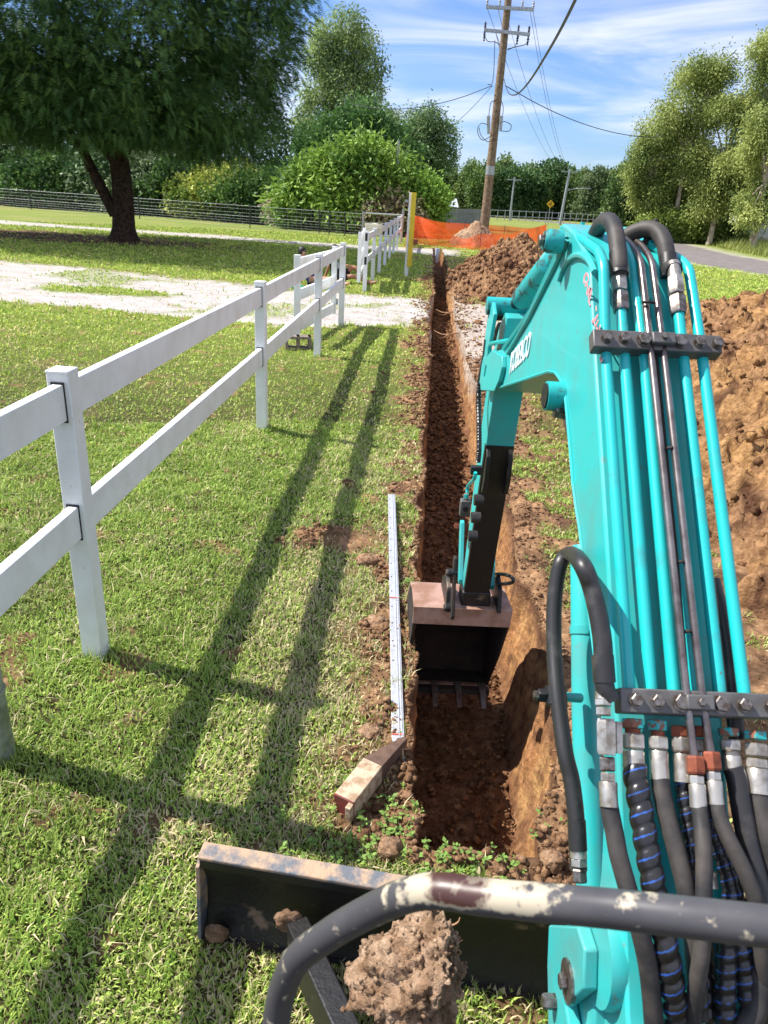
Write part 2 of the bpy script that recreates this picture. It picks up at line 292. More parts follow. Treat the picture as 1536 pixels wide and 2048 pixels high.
def masks(x,y):
    n=fbm(x,y,0,5,1.3); n2=fbm(x,y,4.,4,4.); n3=fbm(x,y,9.,4,.5)
    dl=lipL(y)-x; dr=x-lipR(y); inT=(y>Y0T-.06+.05*n2)&(y<36)
    soil=np.where(inT&(dl>-.3),sst(.5,.0,dl+.25*n+.15*n2-.1),0)*np.clip(.6+1.4*n2,0,1)
    soil=np.maximum(soil,np.where(inT&(dl>-.2),sst(.05,.02,dl+.02*n2),0))
    R=np.where(inT&(dr>-.3),sst(1.6,.2,dr+.5*n),0)*np.clip(.75+1.1*n2,0,1); R=np.maximum(R,np.where(inT&(dr>-.3)&(y<20),sst(.28,.12,dr+.1*n),0))
    soil=np.maximum(soil,R)
    soil=np.maximum(soil,sst(.5,.2,np.hypot((x+1.4),(y-2.83))+.1*n2)*.0+sst(.2,.08,np.hypot(x+1.33,y-2.78)+.12*n2)*.6)
    soil=np.maximum(soil,sst(.36,.1,np.hypot((x+.42)*1.2,y-4.35)+.18*n2)*.95)
    for (ax,ay,ar) in PATCH: soil=np.maximum(soil,sst(ar*1.25,ar*.35,np.hypot(x-ax,(y-ay)*.8)+ar*.9*n2)*.97)
    soil=np.maximum(soil,sst(.02,.2,n2-.42+.2*n)*.6)
    du=drvU(x)-y; dl2=y-drvL(x); lim=sst(12,10.5,x)
    gr=sst(-.12,.3,np.minimum(du,dl2)+.35*n2+.15*n)*np.where(x>1.4,lim,1)
    isl=sst(1.15,.75,np.hypot((x+6.7)/1.5,(y-15.2)/.62)+.35*n2); gr=gr*(1-isl)*(1-.55*sst(.15,.5,n3+.3*n2))
    p2=sst(-.25,.25,np.minimum(pU(x)-y,y-pL(x))+.5*n2)*sst(1.5,.5,x); gr=np.maximum(gr,p2*.92)
    rd=pdist(roadC,x,y); gr=np.maximum(gr,sst(4.1,3.3,rd+.8*n2)*.5*sst(90,60,y))
    asp=sst(2.95,2.75,rd+.15*n2)
    gr=np.maximum(gr,sst(1.6,1.2,np.abs(x-8.5-.2*(y-17))/2.2+.3*n)*sst(2.5,1.,np.abs(y-19-.9*(x-8.5)))*.0)
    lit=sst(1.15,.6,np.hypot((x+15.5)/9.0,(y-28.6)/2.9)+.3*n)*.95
    fr=np.clip(sst(.55,.0,np.abs(np.minimum(du,dl2)+.3*n2))*sst(-.3,.3,n2+.1),0,1)*(x<0)*.7
    return soil*(1-gr*.8),gr,asp,lit,fr
def piles(x,y):
    h=np.zeros(np.shape(x))
    return h
def hbase(x,y,soil,gr,asp):
    far=np.hypot(x,y); k=sst(60,15,far)
    b=.025*fbm(x,y,2.,3,.8)*k+ .010*fbm(x,y,7.,4,6.)*k*(1-asp)+soil*(.030*np.abs(fbm(x,y,3.,4,7.))+.02*fbm(x,y,5.,3,2.5))*k
    b=b-gr*.03*k-asp*.02+soil*(x<.3)*.03*np.clip(fbm(x,y,15.,4,5.)+.2,0,1.2)*k
    b=b+np.where((x>.5)&(x<1.6)&(y>2)&(y<20),.05*soil*np.clip(fbm(x,y,11.,4,2.2)+.35,0,1.5),0)
    return b
def ground():
    d=[0.];st=.012
    while d[-1]<700:
        d.append(d[-1]+st)
        if d[-1]>.5: st=max(.012,d[-1]*.024)
    d=np.array(d); nw=16; nf=22
    rows=[-30.,-15.,-8,-4,-2,-1,0,.4,.7,.9]
    y=1.0
    while y<Y0T-.02: rows.append(y); y+=.014
    rows.append(Y0T-.002); rows.append(Y0T+.004); rows.append(Y0T+.02); rows.append(Y0T+.045); y=Y0T+.06
    while y<Y1T-.02: rows.append(y); y+=max(.012,.0046*y)
    rows+= [Y1T-.002,Y1T+.004]; y=Y1T+.05
    while y<1200: y+=max(.02,.0055*y if y<150 else .03*y); rows.append(y)
    rows=np.array(rows); Yc=np.clip(rows,Y0T,Y1T)
    inn=(rows>Y0T)&(rows<Y1T)
    dd=np.where(inn,1.,0.); dd=dd*1.0
    a,b,c,e=lipL(Yc),floorL(Yc),floorR(Yc),lipR(Yc); cols=len(d)+nw+nf+nw+len(d)
    X=np.zeros((len(rows),cols)); T=np.zeros((len(rows),cols)); reg=np.zeros(cols,int)
    X[:,:len(d)]=a[:,None]-d[::-1]; reg[:len(d)]=0
    i=len(d); t=(np.arange(nw)+1)/nw
    X[:,i:i+nw]=a[:,None]+(b-a)[:,None]*t; T[:,i:i+nw]=t; reg[i:i+nw]=1; i+=nw
    f=(np.arange(nf)+1)/(nf+1); X[:,i:i+nf]=b[:,None]+(c-b)[:,None]*f; T[:,i:i+nf]=1; reg[i:i+nf]=2; i+=nf
    t2=1-np.arange(nw)/nw; X[:,i:i+nw]=c[:,None]+(e-c)[:,None]*(1-t2)**1.0; T[:,i:i+nw]=t2; reg[i:i+nw]=3; i+=nw
    X[:,i:]=e[:,None]+d; reg[i:]=4
    Y=np.repeat(rows[:,None],cols,1); inn2=np.repeat(inn[:,None],cols,1)
    s,g,as_,l,fr=masks(X,Y)
    depth=np.interp(Y,[2,3,9,13,18,26,35],[.62,.62,.6,.6,.58,.5,.45])
    Z=hbase(X,Y,s,g,as_)
    n=fbm(X,Y,Z+T*2,4,6.); nb=fbm(X,Y,T*2.5,4,3.)
    Zt=-depth*T
    wall=(reg==1)|(reg==3); wl=wall[None,:]&inn2
    # rough walls: shift sideways
    tt=np.sin(np.clip(T,0,1)*math.pi)
    scr=perlin(Y*34+T*5,T*3.,7.)*.006+perlin(Y*11+T*2.5,T*1.5,9.)*.012
    n_w=fbm(Y*3.2,T*1.2+X*0,3.,4,1.); X=X+np.where(wl,np.where(reg[None,:]==1,-1,1)*(.03*n_w+.012*fbm(Y*14,T*6,8.,3,1.)+scr+.015)*np.minimum(tt*2,1),0)
    fl=(reg==2)[None,:]&inn2
    fn=np.abs(fbm(X,Y,1.,4,9.)); Z=np.where(inn2&(T>0),Zt+Z*(1-T)+T*(.045*fn+.03*fbm(X,Y,2.,3,2.)),Z)
    Z=Z+np.where(fl|(wl&(T>.5)),T*.09*np.clip(sst(.35,.6,X)*(fbm(X,Y,6.,3,1.1)+.35),0,1)*sst(3.6,6,Y),0)
    # colours
    nn=fbm(X,Y,13.,4,3.); nf2=fbm(X,Y,17.,4,11.)
    def mixc(A,B,f): return A*(1-f[...,None])+np.array(B)*f[...,None]
    col=np.zeros(X.shape+(3,)); col[:]=(.06,.062,.022)
    col=mixc(col,(.16,.12,.06),np.clip(.3+.9*nn,0,1)*.55)
    col=mixc(col,(.27,.36,.07),sst(5,14,Y)*.8); col=mixc(col,(.36,.35,.12),sst(-.2,.5,fbm(X,Y,21.,4,.35))*sst(10,30,Y)*.5)
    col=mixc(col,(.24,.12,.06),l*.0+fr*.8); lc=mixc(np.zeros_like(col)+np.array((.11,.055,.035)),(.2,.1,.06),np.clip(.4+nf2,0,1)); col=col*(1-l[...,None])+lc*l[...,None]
    sc=mixc(np.zeros_like(col)+np.array((.27,.155,.08)),(.43,.26,.14),np.clip(.45+nf2,0,1)); sc=mixc(sc,(.15,.085,.048),sst(.1,.5,nn)); col=col*(1-s[...,None])+sc*s[...,None]
    gc=mixc(np.zeros_like(col)+np.array((.62,.59,.55)),(.44,.38,.33),np.clip(.4+.9*nn,0,1)*.8); gc=mixc(gc,(.5,.53,.58),sst(0,.5,nf2)*.5); col=col*(1-g[...,None])+gc*g[...,None]
    ac=mixc(np.zeros_like(col)+np.array((.2,.175,.17)),(.27,.25,.235),np.clip(.5+nn,0,1)); col=col*(1-as_[...,None])+ac*as_[...,None]
    # trench colours by depth
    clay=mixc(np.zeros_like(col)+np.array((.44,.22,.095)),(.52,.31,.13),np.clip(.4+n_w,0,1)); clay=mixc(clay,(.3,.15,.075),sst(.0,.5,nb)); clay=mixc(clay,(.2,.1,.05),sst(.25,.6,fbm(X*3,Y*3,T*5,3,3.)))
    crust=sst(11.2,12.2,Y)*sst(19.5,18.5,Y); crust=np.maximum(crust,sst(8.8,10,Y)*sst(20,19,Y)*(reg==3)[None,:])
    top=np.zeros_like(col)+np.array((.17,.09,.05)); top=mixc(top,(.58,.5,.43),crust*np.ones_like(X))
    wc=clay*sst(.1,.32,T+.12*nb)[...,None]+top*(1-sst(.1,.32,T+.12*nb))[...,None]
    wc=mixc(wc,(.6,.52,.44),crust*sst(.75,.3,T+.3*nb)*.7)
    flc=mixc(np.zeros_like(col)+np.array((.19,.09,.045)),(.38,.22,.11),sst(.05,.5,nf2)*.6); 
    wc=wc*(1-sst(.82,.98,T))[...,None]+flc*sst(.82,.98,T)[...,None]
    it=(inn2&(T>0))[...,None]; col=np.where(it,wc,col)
    # right-hand driveway shoulder: pale spilled crush
    sh=sst(9.5,10.5,Y)*sst(17.5,16.8,Y)*(reg==4)[None,:]*sst(1.3,.3,X-lipR(Y)+.3*nn)*inn2; col=mixc(col,(.5,.42,.35),sh*.8)
    n_=X.shape[0]; m_=X.shape[1]; V=np.stack([X,Y,Z],-1).reshape(-1,3); I=np.arange(n_*m_).reshape(n_,m_)
    Q=np.stack([I[:-1,:-1],I[:-1,1:],I[1:,1:],I[1:,:-1]],-1).reshape(-1,4)
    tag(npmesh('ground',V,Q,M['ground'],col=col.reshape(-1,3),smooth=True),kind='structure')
ground()
# distant hills
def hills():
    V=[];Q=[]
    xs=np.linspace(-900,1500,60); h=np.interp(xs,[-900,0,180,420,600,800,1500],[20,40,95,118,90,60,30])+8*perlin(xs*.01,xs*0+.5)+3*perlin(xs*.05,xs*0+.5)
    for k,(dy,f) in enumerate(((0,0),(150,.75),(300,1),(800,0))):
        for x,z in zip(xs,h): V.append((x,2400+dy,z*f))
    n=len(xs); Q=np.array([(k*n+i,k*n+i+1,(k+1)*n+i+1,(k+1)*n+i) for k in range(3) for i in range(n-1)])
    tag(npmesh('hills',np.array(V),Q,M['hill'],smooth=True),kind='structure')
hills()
# ------------------------------------------------------------------ grass
def gz(x,y):
    s,g,a,l,f=masks(x,y); return hbase(x,y,s,g,a),s,g,a,l,f
def grass():
    pts=[]
    def sample(n,r0,r1,a0,a1,pw):
        u=rng.random(n); r=(r0**pw+(r1**pw-r0**pw)*u)**(1/pw); th=np.radians(rng.uniform(a0,a1,n)); return np.stack([np.sin(th)*r,np.cos(th)*r],1)
    near=sample(430000,1.0,7,-52,48,1.45); mid=sample(260000,7,42,-42,42,.55)
    P=np.concatenate([near,mid]); x,y=P[:,0],P[:,1]
    z,s,g,a,l,f=gz(x,y); inT=(y>Y0T)&(y<Y1T)&(x>lipL(y)-.0)&(x<lipR(y)+.02)
    cl=fbm(x,y,31.,3,2.2); ok=(~inT)&(rng.random(len(x))>np.clip(s*1.15-.12+np.clip(cl,0,1)*.15,0,1))&(rng.random(len(x))>np.clip(g*1.5,0,1)*.985)&(a<.3)&(rng.random(len(x))>l*.95)
    ok&=~((x>1.5)&(y<15)&(((x-4.2)/2.5)**2+((y-7.3)/6.3)**2<.95))
    x,y,z,s,cl=x[ok],y[ok],z[ok],s[ok],cl[ok]; r=np.hypot(x,y); n=len(x)
    th=rng.uniform(0,2*math.pi,n); lean=np.clip(rng.normal(.7,.4,n),-.3,1.3); tuft=fbm(x,y,41.,3,5.)
    edge=np.clip(1-np.abs(x-lipL(y)+.02)/.12,0,1)*(y<30)*(y>Y0T)
    L=(.022+.024*rng.random(n))*(1+.7*np.clip(tuft,0,1)+.6*edge)*np.where(r<7,1,np.clip(r/9,1,1.7)); w=(.0016+.0016*rng.random(n))*np.clip(r/3.6,1,12)
    pd=np.min([np.hypot(x-a_,y-b_) for a_,b_ in ((-1.44,2.84),(-1.46,6.52),(-1.5,10.05),(-1.53,12.87),(-1.6,2.15))],0); L=L*(1+1.1*sst(.2,.05,pd))
    broad=(rng.random(n)<.38)&(tuft<.25); w=np.where(broad,w*2.4,w); L=np.where(broad,L*.6,L)
    stalk=(rng.random(n)<.007)&(r<9); L=np.where(stalk,L*3.0,L); w=np.where(stalk,w*.7,w); lean=np.where(stalk,1.35,lean)
    dx,dy=np.cos(th),np.sin(th); px,py=-dy,dx
    b=np.stack([x,y,z-.003],1); D=np.stack([dx,dy,0*x],1); Pp=np.stack([px,py,0*x],1); U=np.array([0,0,1.])
    m=b+D*(L*.45*np.sin(lean*.6))[:,None]+U*(L*.5*np.cos(lean*.6))[:,None]
    t=m+D*(L*.55*np.sin(lean*1.25))[:,None]+U*(L*.5*np.cos(lean*1.25))[:,None]
    V=np.stack([b-Pp*w[:,None],b+Pp*w[:,None],m+Pp*(w*.9)[:,None],m-Pp*(w*.9)[:,None],t],1).reshape(-1,3)
    i=np.arange(n)*5; Q=np.stack([i,i+1,i+2,i+3],1); T=np.stack([i+3,i+2,i+4],1)
    q=rng.random(n); G1=np.array((.17,.31,.045)); G2=np.array((.50,.60,.14)); S=np.array((.66,.57,.33)); 
    c=G1+(G2-G1)*q[:,None]; dry=np.clip(-.01+.28*fbm(x,y,51.,4,.9)+.25*fbm(x,y,53.,3,4.)+.25*s+.35*sst(.9,.2,np.abs(x+.3))*sst(9,3,y),0,.8); dd=rng.random(n)<np.where(stalk,1,dry*sst(32,8,y)+.05)
    c=np.where(dd[:,None],S*(.6+.6*rng.random(n))[:,None],c); c=c*(1+.22*np.clip(cl,-1,1))[:,None]; c=c*(1+sst(5,12,r)[:,None]*np.array((.22,.14,.0)))
    tag(npmesh('grass',V,[Q,T],M['grass'],col=np.repeat(c,5,0)),'short mown green lawn grass with dry straw coloured blades','grass',kind='stuff')
grass()
def fallen():
    n=260; x=rng.uniform(-6,.2,n); y=2.2+rng.random(n)**1.4*14; n2=900; x=np.concatenate([x,rng.normal(-12.5,4.,n2)]); y=np.concatenate([y,rng.normal(27.5,2.4,n2)]); ok=~((x>lipL(y)-.05)&(x<lipR(y)+.05)); x,y=x[ok],y[ok]; n=len(x); z=gz(x,y)[0]+.025; P=np.stack([x,y,z],1); D=rng.normal(size=(n,3)); D[:,2]*=.2
    q=rng.random(n)[:,None]; c=np.array((.3,.17,.07))*(1-q)+np.array((.55,.42,.2))*q; V,Q,c=leafmesh(P,D,np.where(y>15,.07,.03)*rng.uniform(.6,1.3,n),np.where(y>15,.045,.014),c); tag(npmesh('fallen_leaves',V,Q,M['leaf'],col=c),'scattered dry brown leaves lying on the lawn','leaves',kind='stuff')
def weeds():
    V=[];c=[]; nv=0
    spots=[]
    def px(x,y,n,sp,sc): spots.append((*gnd(x,y),n,sp,sc))
    for p in [(850,1690,26,.10,1),(900,1715,26,.09,1),(950,1722,26,.06,.9),(800,1700,25,.1,.9),(690,1690,22,.16,.8),(620,1680,30,.16,.8),(740,1700,14,.1,.8),(1085,1150,30,.12,1.),(1100,1010,30,.2,1),(840,1180,30,.04,1.1),(1060,1290,8,.05,1),(1105,1640,10,.05,.8),(560,1660,30,.2,.7),(800,1640,25,.06,.8)]: px(*p)
    for (x,y,n,sp,sc) in spots:
        for _ in range(n):
            bx,by=x+rng.normal()*sp*1.5,y+rng.normal()*sp*1.1
            if Y0T<by<Y1T and float(lipL(by))-.0<bx<float(lipR(by)): continue
            h=rng.uniform(.02,.07)*sc; lx,ly=rng.normal(size=2)*.02
            for k in range(rng.integers(3,7)):
                a=rng.uniform(0,6.28); L=rng.uniform(.012,.028)*sc; D=np.array([math.cos(a),math.sin(a),rng.uniform(-.2,.5)]); P=np.array([-math.sin(a),math.cos(a),0])*L*.33
                o=np.array([bx+lx,by+ly,h*rng.uniform(.4,1)]); V+= [o,o+D*L*.5+P,o+D*L,o+D*L*.5-P]; g=rng.uniform(.75,1.25); c+= [np.array((.2,.33,.07))*g]*4
            V+= [np.array([bx-.001,by,0]),np.array([bx+.001,by,0]),np.array([bx+lx+.001,by+ly,h]),np.array([bx+lx-.001,by+ly,h])]; c+=[np.array((.2,.26,.08))]*4
    I=np.arange(len(V)).reshape(-1,4)
    tag(npmesh('weeds',np.array(V),I,M['leaf'],col=np.array(c)),'small bright green leafy weeds along the trench end','weeds',kind='stuff')
weeds()
# ------------------------------------------------------------------ soil: clods, mounds
def ico(sub):
    import bmesh
    b=bmesh.new(); bmesh.ops.create_icosphere(b,subdivisions=sub,radius=1); V=np.array([v.co[:] for v in b.verts]); Fc=np.array([[v.index for v in f.verts] for f in b.faces]); b.free(); return V,Fc
I1=ico(1); I2=ico(2); I3=ico(3); I4=ico(4); I5=ico(5)
def clods(name,P,R,cols,label,base=I1,lump=.35):
    n=len(P); V0,F0=base; k=len(V0); a=rng.uniform(0,6.28,n); sc=np.stack([R*rng.uniform(.7,1.3,n),R*rng.uniform(.7,1.3,n),R*rng.uniform(.5,.9,n)],1)
    j=1+lump*rng.normal(size=(n,k,1)).clip(-1.5,1.5)*.6; V=(V0[None]+.22*rng.normal(size=(n,k,3)))*j*sc[:,None]; ca,sa=np.cos(a)[:,None],np.sin(a)[:,None]
    V=np.stack([V[...,0]*ca-V[...,1]*sa,V[...,0]*sa+V[...,1]*ca,V[...,2]],-1)+P[:,None]
    Fc=(F0[None]+np.arange(n)[:,None,None]*k).reshape(-1,3)
    return tag(npmesh(name,V.reshape(-1,3),Fc,M['soil'],col=np.repeat(cols,k,0)),label,'soil',kind='stuff')
def scatter_clods():
    n=22000; r=1.45+rng.random(n)**1.7*22; u=rng.random(n); side=rng.random(n)<.42
    y=r; x=np.where(side,lipL(y)-rng.exponential(.13,n)+.0,lipR(y)+rng.exponential(.42,n)-.02)
    z,s,g,a,l,f=gz(x,y); ok=(rng.random(n)<np.clip(s*1.3,0.04,1))&(x<2.2)&((y>Y0T)|(np.abs(x-.35)<.5))
    x,y,z,s=x[ok],y[ok],z[ok],s[ok]; R=(.003+.009*rng.random(len(x))**2.5+.02*(rng.random(len(x))<.02)*rng.random(len(x)))*np.clip(y/4,1,2.6)
    q=rng.random(len(x))[:,None]; c=np.array((.2,.105,.055))*(1-q)+np.array((.4,.23,.12))*q
    n=3500; k=rng.integers(0,18,n); PA=np.array(PATCH)[k]; th=rng.uniform(0,6.28,n); rr=PA[:,2]*np.sqrt(rng.random(n)); x2=PA[:,0]+np.cos(th)*rr; y2=PA[:,1]+np.sin(th)*rr; z2,s2,*_=gz(x2,y2); ok2=(s2>.35)&~((y2>Y0T)&(x2>lipL(y2))&(x2<lipR(y2))); x2,y2,z2=x2[ok2],y2[ok2],z2[ok2]; R2=.003+.02*rng.random(len(x2))**5
    x,y,z,R=np.concatenate([x,x2]),np.concatenate([y,y2]),np.concatenate([z,z2]),np.concatenate([R,R2]); q=rng.random(len(x))[:,None]; c=np.array((.22,.12,.065))*(1-q)+np.array((.46,.28,.16))*q
    n=2600; x2=rng.uniform(-.05,.95,n); y2=rng.uniform(1.5,Y0T-.01,n); z2,s2,*_=gz(x2,y2); ok2=rng.random(n)<s2*1.2-.1; x2,y2,z2=x2[ok2],y2[ok2],z2[ok2]; R2=.003+.016*rng.random(len(x2))**4; q2=rng.random(len(x2))[:,None]
    x,y,z,R=np.concatenate([x,x2]),np.concatenate([y,y2]),np.concatenate([z,z2]),np.concatenate([R,R2]); c=np.concatenate([c,np.array((.22,.12,.065))*(1-q2)+np.array((.46,.28,.16))*q2])
    clods('soil_crumbs',np.stack([x,y,z+R*.3],1),R,c,'loose brown soil crumbs scattered along the trench edges')
    n=9000; y=Y0T+.1+rng.random(n)**1.5*26; a,b=floorL(y),floorR(y); x=a+(b-a)*rng.random(n); R=(.004+.014*rng.random(n)**3)*np.clip(y/4,1,2.6)
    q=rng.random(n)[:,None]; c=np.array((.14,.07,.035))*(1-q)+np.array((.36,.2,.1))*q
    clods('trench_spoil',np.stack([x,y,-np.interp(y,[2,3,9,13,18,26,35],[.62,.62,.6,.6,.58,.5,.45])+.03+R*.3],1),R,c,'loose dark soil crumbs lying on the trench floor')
scatter_clods()
def mound(name,cx,cy,rx,ry,h,label,seed,res=.03,shape=None,ca=(.33,.17,.08),cb=(.46,.28,.12),cc=(.16,.085,.045),nl=500,rough=1.):
    nx=int(2*rx/res)+1; ny=int(2*ry/(res*1.6))+1; xs=np.linspace(-1,1,nx)*rx; ys=np.linspace(-1,1,ny)*ry; X,Y=np.meshgrid(xs,ys)
    rr=np.hypot(X/rx,Y/ry)+.16*fbm(X+cx,Y+cy,seed,4,.9); H=h*(np.clip(1-rr,0,1)**.8)*1.12 if shape is None else shape(X,Y,rr)
    amp=sst(0,.12,H/h)
    L=fbm(X,Y,seed+3,5,1.6,.55); bl=np.abs(fbm(X,Y,seed+7,5,5.,.6)); H2=H+amp*rough*(.10*L+.11*bl+.04*np.abs(fbm(X,Y,seed+9,3,14.)))*min(h,1.2)-.045
    # overhang: lateral displacement
    X2=X+amp*.05*rough*fbm(X,Y,seed+11,4,6.); Y2=Y+amp*.05*rough*fbm(X,Y,seed+13,4,6.)
    q=fbm(X,Y,seed+20,4,1.5); q2=fbm(X,Y,seed+22,4,7.); col=np.array(ca)*np.ones(X.shape+(1,)); f=np.clip(.4+q,0,1)[...,None]; col=col*(1-f)+np.array(cb)*f; f=sst(.05,.6,q2+.25*fbm(X,Y,seed+24,3,2.))[...,None]; col=col*(1-f)+np.array(cc)*f
    V=np.stack([X2,Y2,H2],-1).reshape(-1,3); I=np.arange(nx*ny).reshape(ny,nx); Q=np.stack([I[:-1,:-1],I[:-1,1:],I[1:,1:],I[1:,:-1]],-1).reshape(-1,4)
    keep=(H2.reshape(-1)[Q].max(1)>-.04); Q=Q[keep]
    # clods stuck on the heap belong to its one mesh
    hi=np.flatnonzero((H2>.02).ravel()); sel=rng.choice(hi,nl); P=V[sel]; R=(.006+.034*rng.random(nl)**6)*np.clip(cy/9,1,2.)*min(1,h+.2); V0,F0=I1; k=len(V0)
    VV=(V0[None]+.25*rng.normal(size=(nl,k,3)))*(1+.25*rng.normal(size=(nl,k,1)).clip(-1.5,1.5))*R[:,None,None]*rng.uniform(.7,1.3,(nl,1,3))+P[:,None]; CF=(F0[None]+np.arange(nl)[:,None,None]*k).reshape(-1,3)+len(V)
    cl=col.reshape(-1,3)[sel]*rng.uniform(.8,1.35,(nl,1))
    o=npmesh(name,np.concatenate([V,VV.reshape(-1,3)]),[Q,CF],M['soil'],col=np.concatenate([col.reshape(-1,3),np.repeat(cl,k,0)]),loc=(cx,cy,0)); return tag(o,label,'soil mound')
mound('soil_mound',4.25,7.3,2.75,6.6,1.4,'big heap of orange brown clay clods right behind the excavator boom',3.,.028,nl=14000,ca=(.35,.2,.105),cb=(.5,.29,.12),cc=(.13,.065,.036))
mound('soil_mound',2.15,19.9,1.75,3.4,1.22,'brown excavated soil heap beside the far trench, in front of the orange mesh',13.,.04,nl=8000,ca=(.24,.13,.07),cb=(.4,.24,.13),cc=(.11,.055,.032))
mound('soil_mound',2.0,39.6,1.3,1.6,1.05,'small pale soil heap at the foot of the power pole',23.,.06,nl=350,ca=(.4,.26,.17),cb=(.5,.36,.24),cc=(.24,.14,.09))
def clod(px,py,z,R,label,seed,loc=None,scale=(1,1,.8),rz=0,cat='soil clod',base=I5):
    V,Fc=base; n=1+.22*fbm(V[:,0]+seed,V[:,1],V[:,2],3,1.2)+.13*fbm(V[:,0]+seed,V[:,1],V[:,2],4,5.)+.05*np.abs(fbm(V[:,0]+seed,V[:,1],V[:,2],3,13.))
    P=V*n[:,None]*R*np.array(scale); f=np.clip(.45+fbm(V[:,0]+seed,V[:,1],V[:,2],4,3.),0,1)[:,None]; c=np.array((.33,.19,.11))*(1-f)+np.array((.5,.34,.22))*f
    x,y=gnd(px,py,z) if loc is None else loc[:2]; o=npmesh('soil_clod',P,Fc,M['soil'],col=c,smooth=True,loc=(x,y,z if loc is None else loc[2])); o.rotation_euler=(0,0,rz); return tag(o,label,cat)
clod(780,1697,.03,.042,'round brown soil clod lying just beyond the dozer blade',1.,base=I4)
clod(1105,1722,.03,.04,'brown soil clod beside the boom at the near end of the trench',5.,base=I4)
clod(735,1120,.02,.07,'broken pinkish soil clod on the trench edge, halfway along the aluminium screed',9.,scale=(1,.8,.5),base=I4)
clod(755,1245,.02,.06,'crumbly soil clod on the lawn edge, second from far along the aluminium screed',14.,scale=(1,1,.5),base=I4)
clod(740,1465,.02,.05,'pale dry soil clod beside the timber wedge',17.,scale=(1,1,.45),base=I4)
clod(865,800,.02,.1,'soil clod on the left edge of the trench near the driveway',21.,scale=(.8,1,.5),base=I4) if False else None
# ------------------------------------------------------------------ roots poking out of the trench wall
def roots():
    for i,(px0,px1,z) in enumerate([((925,648),(868,632),-.2),((918,618),(893,608),-.15)]):
        y=14.0 if i==0 else 16.5; a=np.array([float(lipR(y))+.03,y,z]); mb=MB(); P=crom([a,a+(-.2,-.2,.0),a+(-.33,-.1,-.02),a+(-.47,.05,.01)],6); mb.tube(P,np.linspace(.014,.005,len(P)),6)
        P=crom([a+(-.2,-.2,0),a+(-.3,-.35,-.04),a+(-.42,-.45,-.02)],5); mb.tube(P,np.linspace(.01,.003,len(P)),6)
        tag(mb.build('tree_root',M['root']),'pale forked root poking from the trench wall '+('mid driveway' if i==0 else 'at the far driveway edge'),'root')
roots()
# ------------------------------------------------------------------ white fences
def fence_run(name,x0,x1,ys,H,label,rails,ext=None,y_end=None):
    root=empty(name,(x0,ys[0],0),0,label,'fence'); b=np.array([x0,ys[0],0])
    for i,y in enumerate(ys):
        x=x0+(x1-x0)*(y-ys[0])/(ys[-1]-ys[0]); h=H[i]; o=np.array([x,y,0])-b; w=.092
        m=MB().box(o+(0,0,h/2-.05),(w,w,h+.1)); post=m.build('post',M['white'],root,bevel=.004)
        MB().box(o+(0,0,h+.004),(w+.003,w+.003,.014)).build('post_cap',M['white'],post,bevel=.004)
        for (z0,rh) in rails:
            MB().box(o+(-.001,-w/2-.0025,z0*h/1.35),(.054,.007,rh+.016)).build('joint_gap',M['gap'],post,smooth=False)
    def rail(a,bb,z0,rh,ha,hb):
        za,zb=z0*ha/1.35,z0*hb/1.35; MB().beam(a+(0,0,za),bb+(0,0,zb),.045,rh).build('rail',M['white'],root,bevel=.004)
    for i in range(len(ys)-1):
        xa=x0+(x1-x0)*(ys[i]-ys[0])/(ys[-1]-ys[0]); xb=x0+(x1-x0)*(ys[i+1]-ys[0])/(ys[-1]-ys[0])
        for z0,rh in rails: rail(np.array([xa,ys[i]+.047,0])-b,np.array([xb,ys[i+1]-.047,0])-b,z0,rh,H[i],H[i+1])
    return root
def galvpost():
    g=gnd(22,1532); r=.058; x,y=g[0]-r,g[1]+.03; root=empty('steel_post',(x,y,0),0,'round galvanised steel post at the left edge of the picture, nearest the viewer','post'); MB().cyl((0,0,-.05),(0,0,1.75),r,seg=20).build('tube',M['galvold'],root); mb=MB(); mb.tube([(0,0,.32),(0,0,.335)],r+.004,20); mb.build('collar',M['galvold'],root); MB().tube([(0,0,1.75),(0,0,1.77),(0,0,1.79)],[r+.006,r+.006,r*.6],20).build('cap',M['galvold'],root)
galvpost()
RL=((1.235,.15),(.715,.15))
fence_run('rail_fence',-1.44,-1.53,[-.75,2.84,6.52,10.05,12.87],[1.38,1.38,1.35,1.34,1.33],'white two-rail post fence on the near lawn, beside the trench',RL)
fence_run('rail_fence',-1.57,-1.66,[17.65,20.0,22.4,25.0,27.7,30.4,33.2,36.6],[1.32,1.05+.25,1.3,1.3,1.3,1.3,1.3,1.3],'white two-rail post fence beyond the gravel driveway, with the mailbox',RL)
def gate(name,a,b,z0,z1,label):
    a=np.array([*a,0.]); b=np.array([*b,0.]); root=empty(name,a,0,label,'gate','white driveway gate leaves'); d=b-a
    for t in (0,1): MB().box(d*t+(0,0,(z0+z1)/2),(.085,.085,z1-z0)).build('stile',M['white'],root,bevel=.004)
    n=d/np.linalg.norm(d)*.043
    for z in (z1-.12,(z0+z1)/2+.0,z0+.1): MB().beam(n+(0,0,z),d-n+(0,0,z),.045,.15).build('gate_rail',M['white'],root,bevel=.003)
    MB().box(d+(0.05,.0,z1-.3),(.06,.03,.1)).build('hinge',M['galv'],root); MB().box(d+(0.05,.0,z0+.2),(.06,.03,.1)).build('hinge',M['galv'],root)
gate('gate_leaf',(-1.92,10.75),(-1.68,12.95),.17,1.27,'white three-rail gate leaf folded back beside the near fence, standing on a concrete block')
gate('gate_leaf',(-1.73,17.8),(-1.86,20.2),.2,1.3,'white three-rail gate leaf folded back beside the far fence, near the mailbox')
